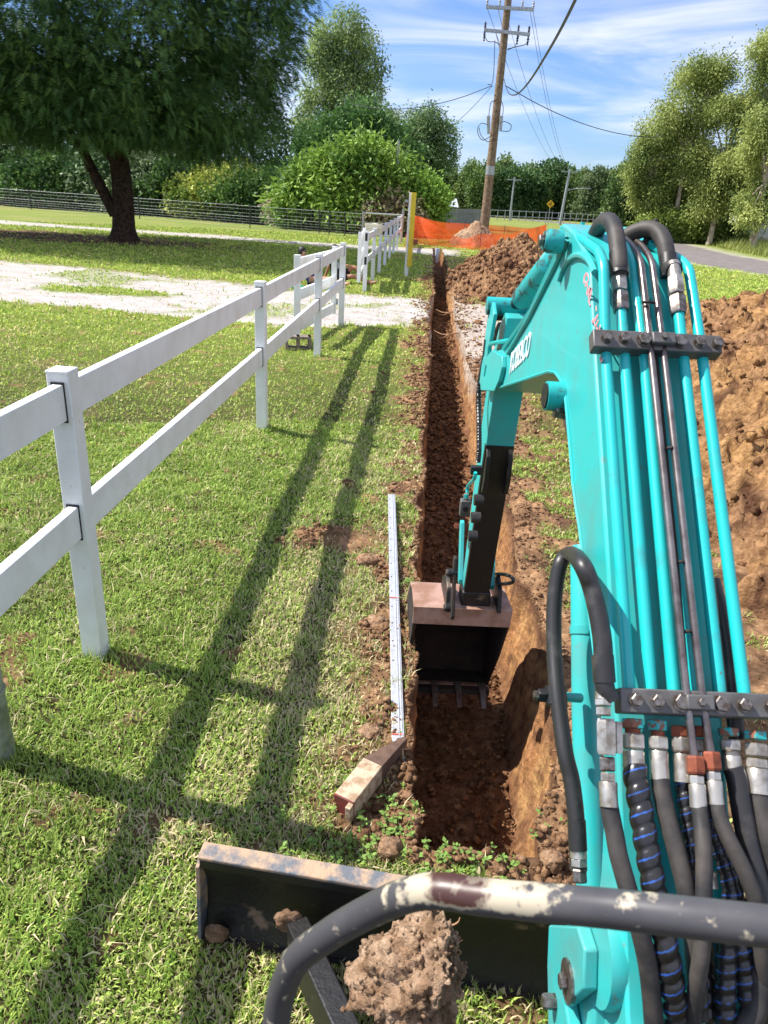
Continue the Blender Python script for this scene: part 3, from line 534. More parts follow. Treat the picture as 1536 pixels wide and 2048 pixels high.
def block(loc,rz,label,m,cat='concrete block'):
    mb=MB(); w,d,h=.39,.19,.17
    for x in (-w/2+.018,0,w/2-.018): mb.box((x,0,h/2),(.036,d-.004,h))
    for y in (-d/2+.016,d/2-.016): mb.box((0,y,h/2),(w,.032,h-.002))
    o=mb.build('concrete_block',m,smooth=False,loc=loc); o.rotation_euler=(math.pi/2*0,0,rz); return tag(o,label,cat)
def besser():
    mb=MB(); w,d,h=.37,.19,.19
    for x in (-w/2+.02,0,w/2-.02): mb.box((x,0,h/2),(.04,d,h))
    for z in (.018,h-.018): mb.box((0,0,z),(w-.004,d-.006,.036))
    o=mb.build('concrete_block',M['concrete'],smooth=False,loc=(*gnd(596,698),0)); o.rotation_euler=(0,0,.25); tag(o,'weathered hollow concrete block under the near gate leaf','concrete block')
besser()
# ------------------------------------------------------------------ mailbox, yellow post, little things
def mailbox():
    x,y=-1.62,20.9; p=atY(748,468,y); root=empty('mailbox',(p[0],y,0),0,'cream round-topped mailbox fixed on the far white fence','mailbox'); z=p[2]
    w=.42; h=.24; P=[(-w/2,z),(w/2,z),(w/2,z+h*.55)]+[(w/2*math.cos(a),z+h*.55+.13*math.sin(a)) for a in np.linspace(.2,math.pi-.2,9)]+[(-w/2,z+h*.55)]
    MB().prism([(a,b) for a,b in P],-.2,.2,1).build('box',M['cream'],root,bevel=.01)
    MB().box((0,-.21,z+.2),(w+.04,.03,.12)).build('lid',M['cream'],root,bevel=.008)
    mb=MB(); mb.box((.0,0,z/2),(.06,.06,z)); mb.build('post',M['white'],root)
    mb=MB()
    for k in range(5): mb.tube([(-.11+.02*math.cos(a),-.03,z-.08-.055*k+.025*math.sin(a)) for a in np.linspace(0,6.28,9)],.006,5,False)
    mb.build('scroll_bracket',M['galv'],root)
mailbox()
def yellow_post():
    b=gnd(812,552); Y=b[1]; t=atY(823,385,Y); b=np.array([*b,0.]); root=empty('marker_post',b,0,'tall leaning post with a yellow face, standing on the lawn near the trench','post')
    d=t-b; MB().beam(d*-.03,d,.11,.11,up=(0,1,0)).build('white_post',M['white'],root,bevel=.005)
    MB().beam(d*.12+(.075,-.075,0),d*1.0+(.075,-.075,0),.135,.03,up=(0,1,0)).build('yellow_cover',M['yellow'],root,bevel=.004)
    MB().box(d*.9+(-.12,0,0),(.08,.1,.06)).build('bracket',M['galv'],root)
yellow_post()
bx=gnd(868,512); 
def pipe_end():
    mb=MB(); mb.cyl((0.1,33.4,-.6),(.1,33.4,.12),.09,seg=14); tag(mb.build('pipe_end',M['bluepvc']),'pale blue pipe standing up at the far end of the trench','pipe')
pipe_end()
def brickbox():
    x,y=gnd(829,490); tag(MB().box((x,y,.13),(.32,.3,.26)).build('brick_stack',M['brick'],bevel=.01),'small red brick block on the grass beside the orange mesh','bricks')
brickbox()
# ------------------------------------------------------------------ person(s) sitting on the grass
def figure(name,J,E,Rr,mt,parent,sub=2):
    me=bpy.data.meshes.new(name); me.from_pydata(J,E,[]); o=bpy.data.objects.new(name,me); link(o,parent); me.materials.append(mt)
    m=o.modifiers.new('Skin','SKIN'); sv=me.skin_vertices[0].data
    for i,r in enumerate(Rr): sv[i].radius=(r,r); sv[i].use_root=(i==0)
    s=o.modifiers.new('Sub','SUBSURF'); s.levels=sub; s.render_levels=sub
    dg=bpy.context.evaluated_depsgraph_get(); ev=o.evaluated_get(dg); m2=bpy.data.meshes.new_from_object(ev); o.modifiers.clear(); o.data=m2; m2.materials.clear(); m2.materials.append(mt); m2.polygons.foreach_set('use_smooth',np.ones(len(m2.polygons),bool)); return o
def hand(parent,loc,dirv,side,mt,s=1.):
    d=np.array(dirv,float); d/=np.linalg.norm(d); u=np.cross(d,(0,0,1)); u/=np.linalg.norm(u); n=np.cross(u,d); J=[(0,0,0)];E=[];R=[.026*s]
    J=[np.array(loc),np.array(loc)+d*.07*s]; R=[.03*s,.035*s]; E=[(0,1)]
    for k,(o,l) in enumerate(((-.03,.07),(-.01,.08),(.01,.075),(.03,.06))):
        i=len(J); J+= [J[1]+u*o*s+d*.03*s,J[1]+u*o*1.1*s+d*(.03+l*.55)*s-n*.01*s,J[1]+u*o*1.15*s+d*(.03+l)*s-n*.03*s]; R+=[.010*s,.009*s,.007*s]; E+= [(1,i),(i,i+1),(i+1,i+2)]
    i=len(J); J+= [J[0]+u*.045*side*s+d*.04*s,J[0]+u*.065*side*s+d*.08*s]; R+=[.012*s,.009*s]; E+=[(0,i),(i,i+1)]
    return figure('hand',[tuple(j) for j in J],E,R,mt,parent,1)
def person(loc,rz,label,sk,top,bot,pose):
    root=empty('person',loc,rz,label,'person')
    # local: x forward (towards feet), z up, seated on ground
    if pose=='knees':
        hip=(0,0,.13); ch=(-.12,0,.46); nk=(-.12,0,.62); hd=(-.08,0,.76); knL=(.42,.11,.42); ftL=(.72,.13,.06); knR=(.5,-.1,.2); ftR=(.93,-.08,.07); elL=(-.3,.22,.36); hL=(-.42,.24,.06); elR=(.1,-.24,.4); hR=(.36,-.14,.46)
    else:
        hip=(0,0,.13); ch=(-.2,0,.42); nk=(-.25,0,.58); hd=(-.22,0,.72); knL=(.42,.16,.16); ftL=(.8,.1,.07); knR=(.42,-.16,.18); ftR=(.82,-.12,.07); elL=(-.38,.24,.3); hL=(-.5,.22,.05); elR=(-.32,-.25,.32); hR=(-.2,-.3,.05)
    J=[hip,(hip[0]-.04,0,.27),ch,nk,hd,(hip[0]+.02,.1,.13),knL,ftL,(hip[0]+.02,-.1,.13),knR,ftR,(ch[0],.17,ch[2]+.06),elL,hL,(ch[0],-.17,ch[2]+.06),elR,hR,(ftL[0]+.16,ftL[1],ftL[2]+.05),(ftR[0]+.16,ftR[1],ftR[2]+.05),(hd[0]+.01,0,hd[2]+.07)]
    E=[(0,1),(1,2),(2,3),(3,4),(0,5),(5,6),(6,7),(0,8),(8,9),(9,10),(2,11),(11,12),(12,13),(2,14),(14,15),(15,16),(7,17),(10,18),(4,19)]
    R=[.13,.125,.14,.055,.085,.09,.058,.04,.09,.058,.04,.06,.042,.03,.06,.042,.03,.03,.03,.08]
    b=figure('body',J,E,R,sk,root)
    figure('shirt',[J[0],J[1],J[2],(nk[0],0,nk[2]-.06),J[11],tuple(np.array(J[11])*.4+np.array(elL)*.6),J[14],tuple(np.array(J[14])*.4+np.array(elR)*.6)],[(0,1),(1,2),(2,3),(2,4),(4,5),(2,6),(6,7)],[.14,.137,.152,.075,.075,.062,.075,.062],top,root)
    q=.75; figure('shorts',[J[0],J[1],J[5],tuple(np.array(J[5])*(1-q)+np.array(knL)*q),J[8],tuple(np.array(J[8])*(1-q)+np.array(knR)*q)],[(0,1),(0,2),(2,3),(0,4),(4,5)],[.145,.13,.105,.085,.105,.085],bot,root)
    V,Fc=I3; P=V*np.array((.105,.09,.115)); P=P[:]*(1+.05*perlin(V[:,0]*4,V[:,1]*4,V[:,2]*4))[:,None]; 
    keep=~((V[Fc].mean(1)[:,0]>.25)&(V[Fc].mean(1)[:,2]<.35)); npmesh('hair',P+np.array(hd)+(0,0,.045),Fc[keep],M['hair'],root,smooth=True)
    mb=MB(); h=np.array(hd); mb.cyl(h+(.08,0,.02),h+(.11,0,.0),.014,.018,8); mb.build('nose',sk,root)
    for s in (-1,1): mb=MB(); mb.cyl(h+(.075,.033*s,.045),h+(.09,.033*s,.045),.012,seg=8); mb.build('eye',M['hair'],root)
    mb=MB(); mb.box(h+(.083,0,-.035),(.01,.045,.01)); mb.build('mouth',M['redpaint'],root)
    hand(root,hL,(-.1,.2,-.15),1,sk); hand(root,hR,(.9,.1,-.3),-1,sk)
    return root
g1=gnd(662,577); person((-2.42,19.2,0),math.radians(-12),'person in black clothes sitting on the grass with one knee raised',M['skin'],M['clothblack'],M['clothblack'],'knees')
person((-2.95,18.35,0),math.radians(-8),'person in blue shorts reclining on the grass at the edge of the gravel driveway',M['skin2'],M['clothblack'],M['clothblue'],'lie')
def greenbag():
    x,y=gnd(596,579); V,Fc=I3; P=V*np.array((.16,.09,.07))*(1+.25*fbm(V[:,0],V[:,1],V[:,2],3,1.8))[:,None]; tag(npmesh('bag',P,Fc,M['green'],smooth=True,loc=(x,y,.05)),'bright green bag lying on the driveway edge beside the near fence','bag')
greenbag()
# ------------------------------------------------------------------ aluminium screed and timber wedge
def screed():
    a=np.array([*gnd(783,990),.075]); b=np.array([*gnd(797,1562),.02]); a[:2]=gnd(783,990,.075); b[:2]=gnd(798,1562,.02)
    root=empty('aluminium_screed',a,0,'long silver aluminium screed with punched holes lying along the trench edge','straightedge'); d=b-a; L=np.linalg.norm(d); u=d/L; s=np.cross(u,(0,0,1)); s/=np.linalg.norm(s); s=-s if s[0]<0 else s
    w=.052; MB().beam((0,0,0),d,w,.012).build('bar',M['alu'],root,bevel=.002)
    for off in (.006,.018,.0245): MB().beam(s*off+(0,0,.008),d+s*off+(0,0,.008),.0028,.005).build('ridge',M['alu'],root)
    mb=MB()
    for k in range(17):
        c=d*(.03+k*.058)-s*.014; mb.cyl(c+(0,0,.004),c+(0,0,.0075),.0042,seg=12)
    mb.build('holes',M['gap'],root); 
    for t in (.52,.91): MB().beam(d*t-s*w*.5+(0,0,.0085),d*t+s*w*.5+(0,0,.0085),.006,.003).build('red_mark',M['redmark'],root)
screed()
def wedge():
    a=np.array([*gnd(795,1470,.1),.1]); b=np.array([*gnd(688,1605,.07),.07]); root=empty('timber_wedge',(b[0],b[1],0),0,'short painted timber offcut with a pointed end lying across the screed','timber offcut'); b2=np.array([0,0,.05]); d=a-b; d[2]=.03; L=np.linalg.norm(d); u=d/L; s=np.cross(u,(0,0,1)); s/=np.linalg.norm(s); up=np.cross(s,u)
    def pr(t0,t1,w0,w1,h0,h1,c0=0,c1=0):
        V=[]
        for t,w,h,c in ((t0,w0,h0,c0),(t1,w1,h1,c1)):
            for sx,sz in ((-1,-1),(1,-1),(1,1),(-1,1)): V.append(b2+u*t*L+s*(c+sx*w/2)+up*(sz*h/2))
        return MB().add(V,[(0,1,2,3),(7,6,5,4),(0,4,5,1),(1,5,6,2),(2,6,7,3),(3,7,4,0)])
    w=.085; h=.085
    pr(.0,.52,w,w,h,h).build('painted_block',M['timber'],root,bevel=.004); pr(-.004,.018,w*1.01,w*1.01,h*1.01,h*1.01).build('red_end',M['redpaint'],root,bevel=.003)
    pr(.52,1.02,w,.02,h,.04,0,w/2-.01).build('pointed_end',M['timberdark'],root,bevel=.003); pr(-.07,.0,.022,.02,h*.9,h*.9,w/2-.008,w/2-.01).build('splinter',M['timber'],root,bevel=.002)
wedge()
def debris():
    for (p,R,lab) in [((962,1690),.0,0)]: pass
# ------------------------------------------------------------------ orange barrier mesh
def net():
    root=empty('barrier_mesh',(.5,38,0),0,'sagging orange plastic barrier mesh around the power pole pit','barrier')
    runs=[([atY(812,470,33.5),atY(830,432,37.5),atY(875,452,36.9),atY(925,477,36.4),atY(962,468,36.2),atY(1020,468,38.5),atY(1093,449,42.5)],[atY(810,505,33.5),atY(818,488,37.),atY(880,497,36.8),atY(925,503,36.3),atY(960,505,36.),atY(1020,497,38.5),atY(1090,490,42.)]),
          ([atY(830,431,38),atY(880,444,41),atY(928,447,43.5),atY(1010,452,45),atY(1060,456,44),atY(1093,449,42.6)],[atY(835,470,38),atY(880,478,41),atY(928,478,43.5),atY(1010,480,45),atY(1060,482,44),atY(1092,485,42.6)])]
    for a,b in runs:
        b=[np.array([p[0],p[1],max(p[2],.02)]) for p in b]; A=crom(a,12); B=crom(b,12); n=len(A); K=10; V=[];U=[]; L=np.concatenate([[0],np.cumsum(np.linalg.norm(np.diff(A,axis=0),axis=1))])
        for i in range(n):
            for j in range(K+1):
                t=j/K; p=A[i]*(1-t)+B[i]*t; p=p+np.array([0,1,0])*.07*float(perlin(np.array(L[i]*1.5),np.array(t*2),1.)); V.append(p-np.array([.5,38,0])); U.append((L[i],t*1.0,0))
        I=np.arange(n*(K+1)).reshape(n,K+1); Q=np.stack([I[:-1,:-1],I[:-1,1:],I[1:,1:],I[1:,:-1]],-1).reshape(-1,4)
        npmesh('mesh_panel',np.array(V),Q,M['orange'],root,col=np.array(U),smooth=True)
    for (x,y,Y,yt) in [(930,478,43.4,445),(963,505,36.1,462),(1010,480,45,450),(1091,490,42.4,446)]:
        t=atY(x,yt,Y); MB().cyl((t[0]-.5,Y-38,0),(t[0]-.5,Y-38,t[2]+.03),.012,seg=6).build('stake',M['wire'],root)
net()
# ------------------------------------------------------------------ power pole and wires
def powerpole():
    Y=42.; b=atY(966,478,Y); b[2]=0; t=atY(1019,-25,Y); root=empty('power_pole',b,0,'tall weathered timber power pole with two crossarms beside the orange mesh','power pole'); d=t-b; P=[d*k for k in np.linspace(0,1,10)]
    MB().tube(P,np.linspace(.25,.165,10),16).build('pole',M['poletimber'],root)
    k=(atY(978,350,Y)[2]-b[2])/d[2]; k2=(atY(978,332,Y)[2])/d[2]; MB().cyl(d*k,d*k2,.236,.23,16).build('metal_band',M['galv'],root)
    for (l,r) in (((972,14),(1068,19)),((968,60),(1060,69))):
        A=atY(*l,Y-.3)-b; B=atY(*r,Y-.3)-b; arm=MB().beam(A,B,.12,.14).build('crossarm',M['galv'],root)
        for q in (0.02,.28,.75,.98) if l[1]<20 else (.02,.74,.97):
            c=A+(B-A)*q; mb=MB(); 
            for z,rr in ((.08,.05),(.14,.07),(.2,.05),(.26,.07),(.32,.04)): mb.cyl(c+(0,0,z-.02),c+(0,0,z+.02),rr,rr*.8,8)
            if l[1]>20:
                for z,rr in ((-.1,.05),(-.2,.07),(-.3,.06),(-.42,.05)): mb.cyl(c+(0,0,z-.03),c+(0,0,z+.03),rr,rr*.8,8)
            mb.cyl(c+(0,0,-.42 if l[1]>20 else 0),c+(0,0,.33),.03,seg=6); mb.build('insulator',M['wire'] if l[1]>20 else M['galv'],arm)
        MB().beam(A+(B-A)*.25,d*((A[2]-.9)/d[2])+(-.1,-.2,0),.03,.03).build('brace',M['galv'],arm)
    for (c1,r1) in ((267,.42),(272,-.42)):
        pass
    # cut-outs, leads and cable loops lower down
    eq=MB()
    for (x0,y0,x1,y1) in ((977,232,977,268),(1003,232,1001,262)): eq.cyl(atY(x0,y0,Y-.25)-b,atY(x1,y1,Y-.25)-b,.09,.07,8)
    eq.build('cable_termination',M['galv'],root)
    def lead(pts,r=.018):
        MB().tube(crom([atY(*p,Y-.3)-b for p in pts],6),r,5).build('cable',M['wire'],root)
    lead([(985,270),(965,280),(955,262),(962,247),(978,250)]); lead([(1000,262),(1018,262),(1022,250),(1008,243),(1000,250)]); lead([(990,278),(975,283),(962,270),(958,255)]); lead([(992,200),(982,205),(979,220),(977,235)]); lead([(1002,200),(1006,212),(1006,225),(1003,235)])
    lead([(967,66),(975,82),(990,84),(1000,90)]); lead([(1057,75),(1052,88),(1035,93),(1015,98)]); lead([(1038,72),(1030,92),(1015,100)])
    lead([(990,80),(986,160),(975,170)])
    def wire(name,pts,lab,r):
        P=[np.array(p) for p in pts]; MBo=MB(); MBo.tube(crom(P,10),r,5); tag(MBo.build(name,M['wire']),lab,'overhead wire')
    def sag(a,bb,s,n=7): a=np.array(a,float); bb=np.array(bb,float); return [a+(bb-a)*t-np.array([0,0,4*s*t*(1-t)]) for t in np.linspace(0,1,n)]
    at=atY(1008,158,Y-.3)
    w1=sag(at,dep(1160,-20,9.),.9); w1+= [w1[-1]+(w1[-1]-w1[-2])*1.2+np.array([0,0,.5]),w1[-1]+(w1[-1]-w1[-2])*3+np.array([0,0,1.6])]
    wire('service_wire',w1,'thick black service cable rising from the pole towards the viewer',.022)
    wire('service_wire',sag(atY(1010,171,Y-.3),atY(1312,275,55),.55),'black service cable running right from the pole into the gum trees',.022)
    wire('service_wire',sag(atY(985,171,Y-.3),atY(700,207,50),.6),'black service cable running left from the pole to behind the tall tree',.02)
    wire('service_wire',sag(atY(984,172,Y-.3),atY(840,285,60),.5),'thin service cable dropping left from the pole towards the round tree',.014)
    far=[atY(1128,340,92),atY(1130,336,92),atY(1137,334,92),atY(1142,338,92)]
    for i,(s,f) in enumerate((((975,18),(1122,343)),((1010,20),(1128,340)),((1060,22),(1134,338)),((1066,22),(1140,342)))):
        wire('power_line',sag(atY(*s,Y-.3),atY(*f,95),1.0),['leftmost','second from left','second from right','rightmost'][i]+' thin power line from the near pole to the distant leaning pole',.011)
powerpole()
def farpole(x0,y0,x1,y1,Y,label,w=.13,lamp=None,mt='galv'):
    b=atY(x0,y0,Y); b[2]=0; t=atY(x1,y1,Y); root=empty('power_pole',b,0,label,'power pole'); MB().cyl((0,0,0),t-b,w,w*.7,8).build('pole',M[mt],root); MB().beam(t-b+(-.9,0,-.3),t-b+(.9,0,-.3),.1,.1).build('crossarm',M[mt],root)
    if lamp is not None: q=t-b; MB().tube(crom([q*.62,q*.66+(.9,0,0),q*.68+(2.2,-.2,0)],4),.05,6).build('lamp_arm',M['galv'],root); MB().box(q*.68+(2.4,-.2,0),(.6,.25,.12)).build('lamp_head',M['galv'],root,bevel=.02)
farpole(1121,437,1140,338,92,'distant pale pole leaning right with a street lamp arm, in front of the far trees',.17,1)
farpole(1021,425,1029,354,98,'distant thin grey pole left of the yellow road sign')
farpole(1248,436,1257,362,112,'distant grey pole near the small carport',.16)
def graypost():
    b=atY(795,410,46); t=atY(797,280,46); b[2]=0; tag(MB().cyl(b,t,.07,seg=8).build('steel_post',M['galv']),'plain grey steel post rising behind the leafy bush','post')
graypost()
def roadsign():
    Y=85.; c=atY(1101,408,Y); root=empty('road_sign',(c[0],Y,0),0,'yellow diamond road sign with a black side road arrow','road sign'); MB().cyl((0,.03,0),(0,.03,c[2]+.3),.035,seg=6).build('pole',M['galv'],root)
    s=.42; MB().prism([(-s,c[2]),(0,c[2]-s),(s,c[2]),(0,c[2]+s)],-.02,.0,1).build('sign_plate',M['signyellow'],root)
    z=c[2]; mb=MB(); mb.box((.06,-.03,z),(.06,.008,.5)); mb.box((-.06,-.03,z-.02),(.2,.008,.06)); mb.prism([(-.24,z-.02),(-.12,z-.11),(-.12,z+.07)],-.034,-.026,1); mb.build('arrow_symbol',M['gap'],root)
roadsign()
# ------------------------------------------------------------------ fences, house and small far structures
def meshfence():
    A=np.array([*gnd(-120,404),0]); B=np.array([*gnd(730,476),0]); root=empty('wire_fence',A,0,'long low wire mesh fence in front of the dark hedge','fence'); d=B-A; L=np.linalg.norm(d); h=1.15; mb=MB()
    zs=[.05,.2,.33,.46,.6,.78,.98,1.15]
    for z in zs: mb.cyl((0,0,z),d+(0,0,z),.011 if z in(.6,1.15) else .0055,seg=4)
    n=int(L/.3)
    for i in range(n): p=d*i/n; mb.cyl(p+(0,0,.04),p+(0,0,1.15),.0045,seg=3)
    mb.build('wire_mesh',M['meshwire'],root,smooth=False)
    for x in (52,275,500,640,660,692): 
        b=np.array([*gnd(x,415+x*.083),0]); t=(b-A)@d/(L*L); p=d*t; MB().cyl(p,p+(0,0,1.25),.028,seg=6).build('picket',M['wire'],root)
meshfence()
def farmgate():
    Y=39.; a=atY(727,424,Y); c=atY(806,430,Y); root=empty('farm_gate',(a[0],Y,0),0,'grey steel tube farm gate behind the mailbox','gate'); w=c[0]-a[0]; mb=MB(); mb.cyl((0,0,0),(0,0,a[2]+.05),.05,seg=8); mb.build('gate_post',M['galv'],root); MB().cyl((w,0,0),(w,0,a[2]+.25),.05,seg=8).build('gate_post',M['galv'],root)
    mb=MB(); mb.tube(crom([(0,0,a[2]-.05),(w*.5,0,a[2]-.05),(w,0,a[2]-.05)],3),.045,6); mb.tube([(0,0,.25),(w,0,.25)],.03,6); mb.tube([(0,0,.8),(w,0,.8)],.025,6); mb.build('gate_frame',M['galv'],root)
farmgate()
def greyfence():
    A=atY(828,432,50); B=atY(962,434,68); A[2]=B[2]=0; root=empty('paling_fence',A,0,'long grey paling fence behind the orange mesh','fence'); d=B-A; L=np.linalg.norm(d); u=d/L; mb=MB(); n=int(L/.16)
    h0=atY(830,416,50)[2]; h1=atY(960,419,68)[2]
    for i in range(n): p=u*(i+.5)*.16; hh=h0+(h1-h0)*i/n+.03*rng.random(); mb.beam(p,p+(0,0,hh),.15,.02+.015*(i%2),up=(-u[1],u[0],0))
    mb.build('palings',M['greyfence'],root,smooth=False); mb=MB(); mb.beam((0,0,h0*.8)-np.array([u[1],-u[0],0])*-.04,d+(0,0,h1*.8)+np.array([u[1],-u[0],0])*.04,.05,.07); mb.build('cap_rail',M['greyfence'],root)
greyfence()
def house():
    Y=88.; a=atY(873,402,Y); c=atY(909,402,Y); w=c[0]-a[0]; root=empty('house',(a[0],Y,0),0,'distant low house with a pale metal roof among trees behind the paling fence','house'); z=atY(890,403,Y)[2]
    MB().box((w/2,4,z/2-.2),(w,8,z-.4)).build('wall',M['greyfence'],root); MB().add([(-.5,-.6,z-.5),(w+.5,-.6,z-.5),(w+.3,4,z+.35),(-.3,4,z+.35),(-.5,8.6,z-.5),(w+.5,8.6,z-.5)],[(0,1,2,3),(3,2,5,4),(0,3,4),(1,5,2),(0,4,5,1)]).build('roof',M['roof'],root,smooth=False)
    for k in range(3): MB().box((w*(.2+.3*k),-.02,z*.45),(w*.22,.06,z*.45)).build('window',M['glass'],root)
house()
def carport():
    Y=96.; p=atY(1250,430,Y); root=empty('carport',(p[0],Y,0),0,'distant small open carport beside the road bend','carport'); z=p[2]+.1; MB().box((0,1.5,z),(4.6,3.4,.12)).build('roof',M['roof'],root)
    for sx in (-2.1,0,2.1):
        for sy in (.1,3): MB().cyl((sx,sy,0),(sx,sy,z),.06,seg=6).build('post',M['galv'],root)
carport()
def farfences():
    for (x0,y0,x1,y1,Y0,Y1,lab) in ((980,432,1240,436,96,118,'distant low wire and post fence along the far grass verge'),):
        A=atY(x0,y0,Y0);B=atY(x1,y1,Y1);A[2]=B[2]=0; root=empty('post_fence',A,0,lab,'fence'); d=B-A; mb=MB()
        for z in (.5,1.15): mb.cyl((0,0,z),d+(0,0,z),.035,seg=4)
        mb.build('fence_wire',M['galv'],root)
        for k in range(22): p=d*k/21; MB().cyl(p,p+(0,0,1.25),.05,seg=5).build('post',M['galv'],root)
    x,y=gnd(1276,441); p=atY(1276,434,90); root=empty('mailbox',(p[0],90,0),0,'distant small white mailbox on a post by the road','mailbox'); MB().cyl((0,0,0),(0,0,.95),.04,seg=6).build('post',M['galv'],root); MB().box((0,0,1.15),(.55,.4,.4)).build('box',M['wallwhite'],root,bevel=.03)
    Y=62; a=atY(1494,450,Y); z=atY(1500,430,Y)[2]; root=empty('shed',(a[0],Y,0),0,'low white shed half hidden behind the gum tree trunks','shed'); MB().box((3.2,2,z/2),(6.4,4,z)).build('wall',M['wallwhite'],root); MB().add([(-.1,-.1,z),(6.5,-.1,z),(6.5,4.1,z),(-.1,4.1,z),(-.1,2,z+.3),(6.5,2,z+.3)],[(0,1,5,4),(4,5,2,3),(0,4,3),(1,2,5),(3,2,1,0)]).build('roof',M['roof'],root,smooth=False)
farfences()
# ------------------------------------------------------------------ trees
def leafmesh(P,N,L,Wd,c,curl=.25):
    """P centres, N growth directions; one bent diamond of two triangles... per leaf"""
    n=len(P); N=N/np.linalg.norm(N,axis=1)[:,None]; r=rng.normal(size=(n,3)); S=np.cross(N,r); S/=np.linalg.norm(S,axis=1)[:,None]; U=np.cross(S,N)
    L=np.broadcast_to(L,(n,)); Wd=np.broadcast_to(Wd,(n,))
    a=P; m=P+N*(L*.5)[:,None]+U*(L*curl*.4)[:,None]; t=P+N*L[:,None]
    V=np.stack([a,m+S*(Wd*.5)[:,None],t,m-S*(Wd*.5)[:,None]],1).reshape(-1,3); return V,np.arange(4*n).reshape(n,4),np.repeat(c,4,0)
def crown_pts(ell,n,hole=.0,shell=.55,seed=0,droop=0,hs=.5):
    """ell list of (cx,cy,cz,rx,ry,rz)"""
    ell=np.array(ell,float); w=(ell[:,3]*ell[:,4]*ell[:,5])**.67; k=rng.choice(len(ell),n,p=w/w.sum()); d=rng.normal(size=(n,3)); d/=np.linalg.norm(d,axis=1)[:,None]
    r=shell+(1-shell)*rng.random(n)**.5; r=r*(1+.34*fbm(d[:,0]*2+k,d[:,1]*2,d[:,2]*2,4,1.2)); P=ell[k,:3]+d*ell[k,3:]*r[:,None]
    h=fbm(P[:,0]+seed,P[:,1],P[:,2],3,hs); ok=h>hole; return P[ok],d[ok],k[ok],h[ok]
def tufts(P,d,h,per,L,Wd,cA,cB,spread,droop=.3,clump=.3,seed=0,jit=.16,cs=.45):
    n=len(P); P2=np.repeat(P,per,0)+rng.normal(size=(n*per,3))*spread; D=np.repeat(d,per,0)+rng.normal(size=(n*per,3))*.8; D[:,2]-=droop
    f=np.clip(.5+clump*2*fbm(P2[:,0]+seed,P2[:,1],P2[:,2],2,cs)+rng.normal(size=len(P2))*jit,0,1)[:,None]; c=np.array(cA)*(1-f)+np.array(cB)*f
    return leafmesh(P2,D,L*rng.uniform(.7,1.3,len(P2)),Wd*rng.uniform(.8,1.2,len(P2)),c)
def limbs(mb,base,tips,r0,k=5):
    for t in tips:
        b=np.array(base); t=np.array(t); m=b+(t-b)*.45+np.array([0,0,.12*np.linalg.norm(t-b)]); P=crom([b,m,t],k); mb.tube(P,np.linspace(r0,r0*.22,len(P)),7)
def tree(name,label,loc,ell,n,per,L,Wd,cA,cB,spread,trunk_h,r,bark='bark',tips=(),hole=-.25,group=None,cat='tree',droop=.3,lean=(0,0),shell=.55,hs=.5,clump=.3,rz=0,extra_trunks=()):
    n=int(n*1.25); Wd=Wd*1.5; L=L*1.15; cA=tuple(v*1.35 for v in cA); cB=tuple(v*1.3 for v in cB)
    root=empty(name,loc,rz,label,cat,group); mb=MB()
    P=crom([(0,0,-.1),(lean[0]*.3+.02,lean[1]*.3,trunk_h*.35),(lean[0]*.6,lean[1]*.6,trunk_h*.7),(lean[0],lean[1],trunk_h)],5); rr=r*np.interp(np.linspace(0,1,len(P)),[0,.06,.2,1],[1.6,1.15,1,.45]); mb.tube(P,rr,10)
    for q in extra_trunks: P=crom(q[0],5); mb.tube(P,np.linspace(q[1],q[1]*.4,len(P)),8)
    limbs(mb,P[len(P)//2] if not tips else (lean[0]*.55,lean[1]*.55,trunk_h*.62),tips,r*.5); mb.build('trunk',M[bark],root)
    Pp,d,k,h=crown_pts(ell,n,hole,shell,loc[0],hs=hs); V,Q,c=tufts(Pp,d,h,per,L,Wd,cA,cB,spread,droop,clump,loc[0]); npmesh('crown',V,Q,M['leaf'],root,col=c); return root
def copytree(o,loc,rz,sc,label,group=None):
    r=o.copy(); C.objects.link(r); r.location=tuple(float(v) for v in loc); r.rotation_euler=(0,0,rz); r.scale=(sc[0],sc[0],sc[1]); r['label']=label
    if group: r['group']=group
    for ch in [c for c in bpy.data.objects if c.parent==o]: c=ch.copy(); C.objects.link(c); c.parent=r
    return r
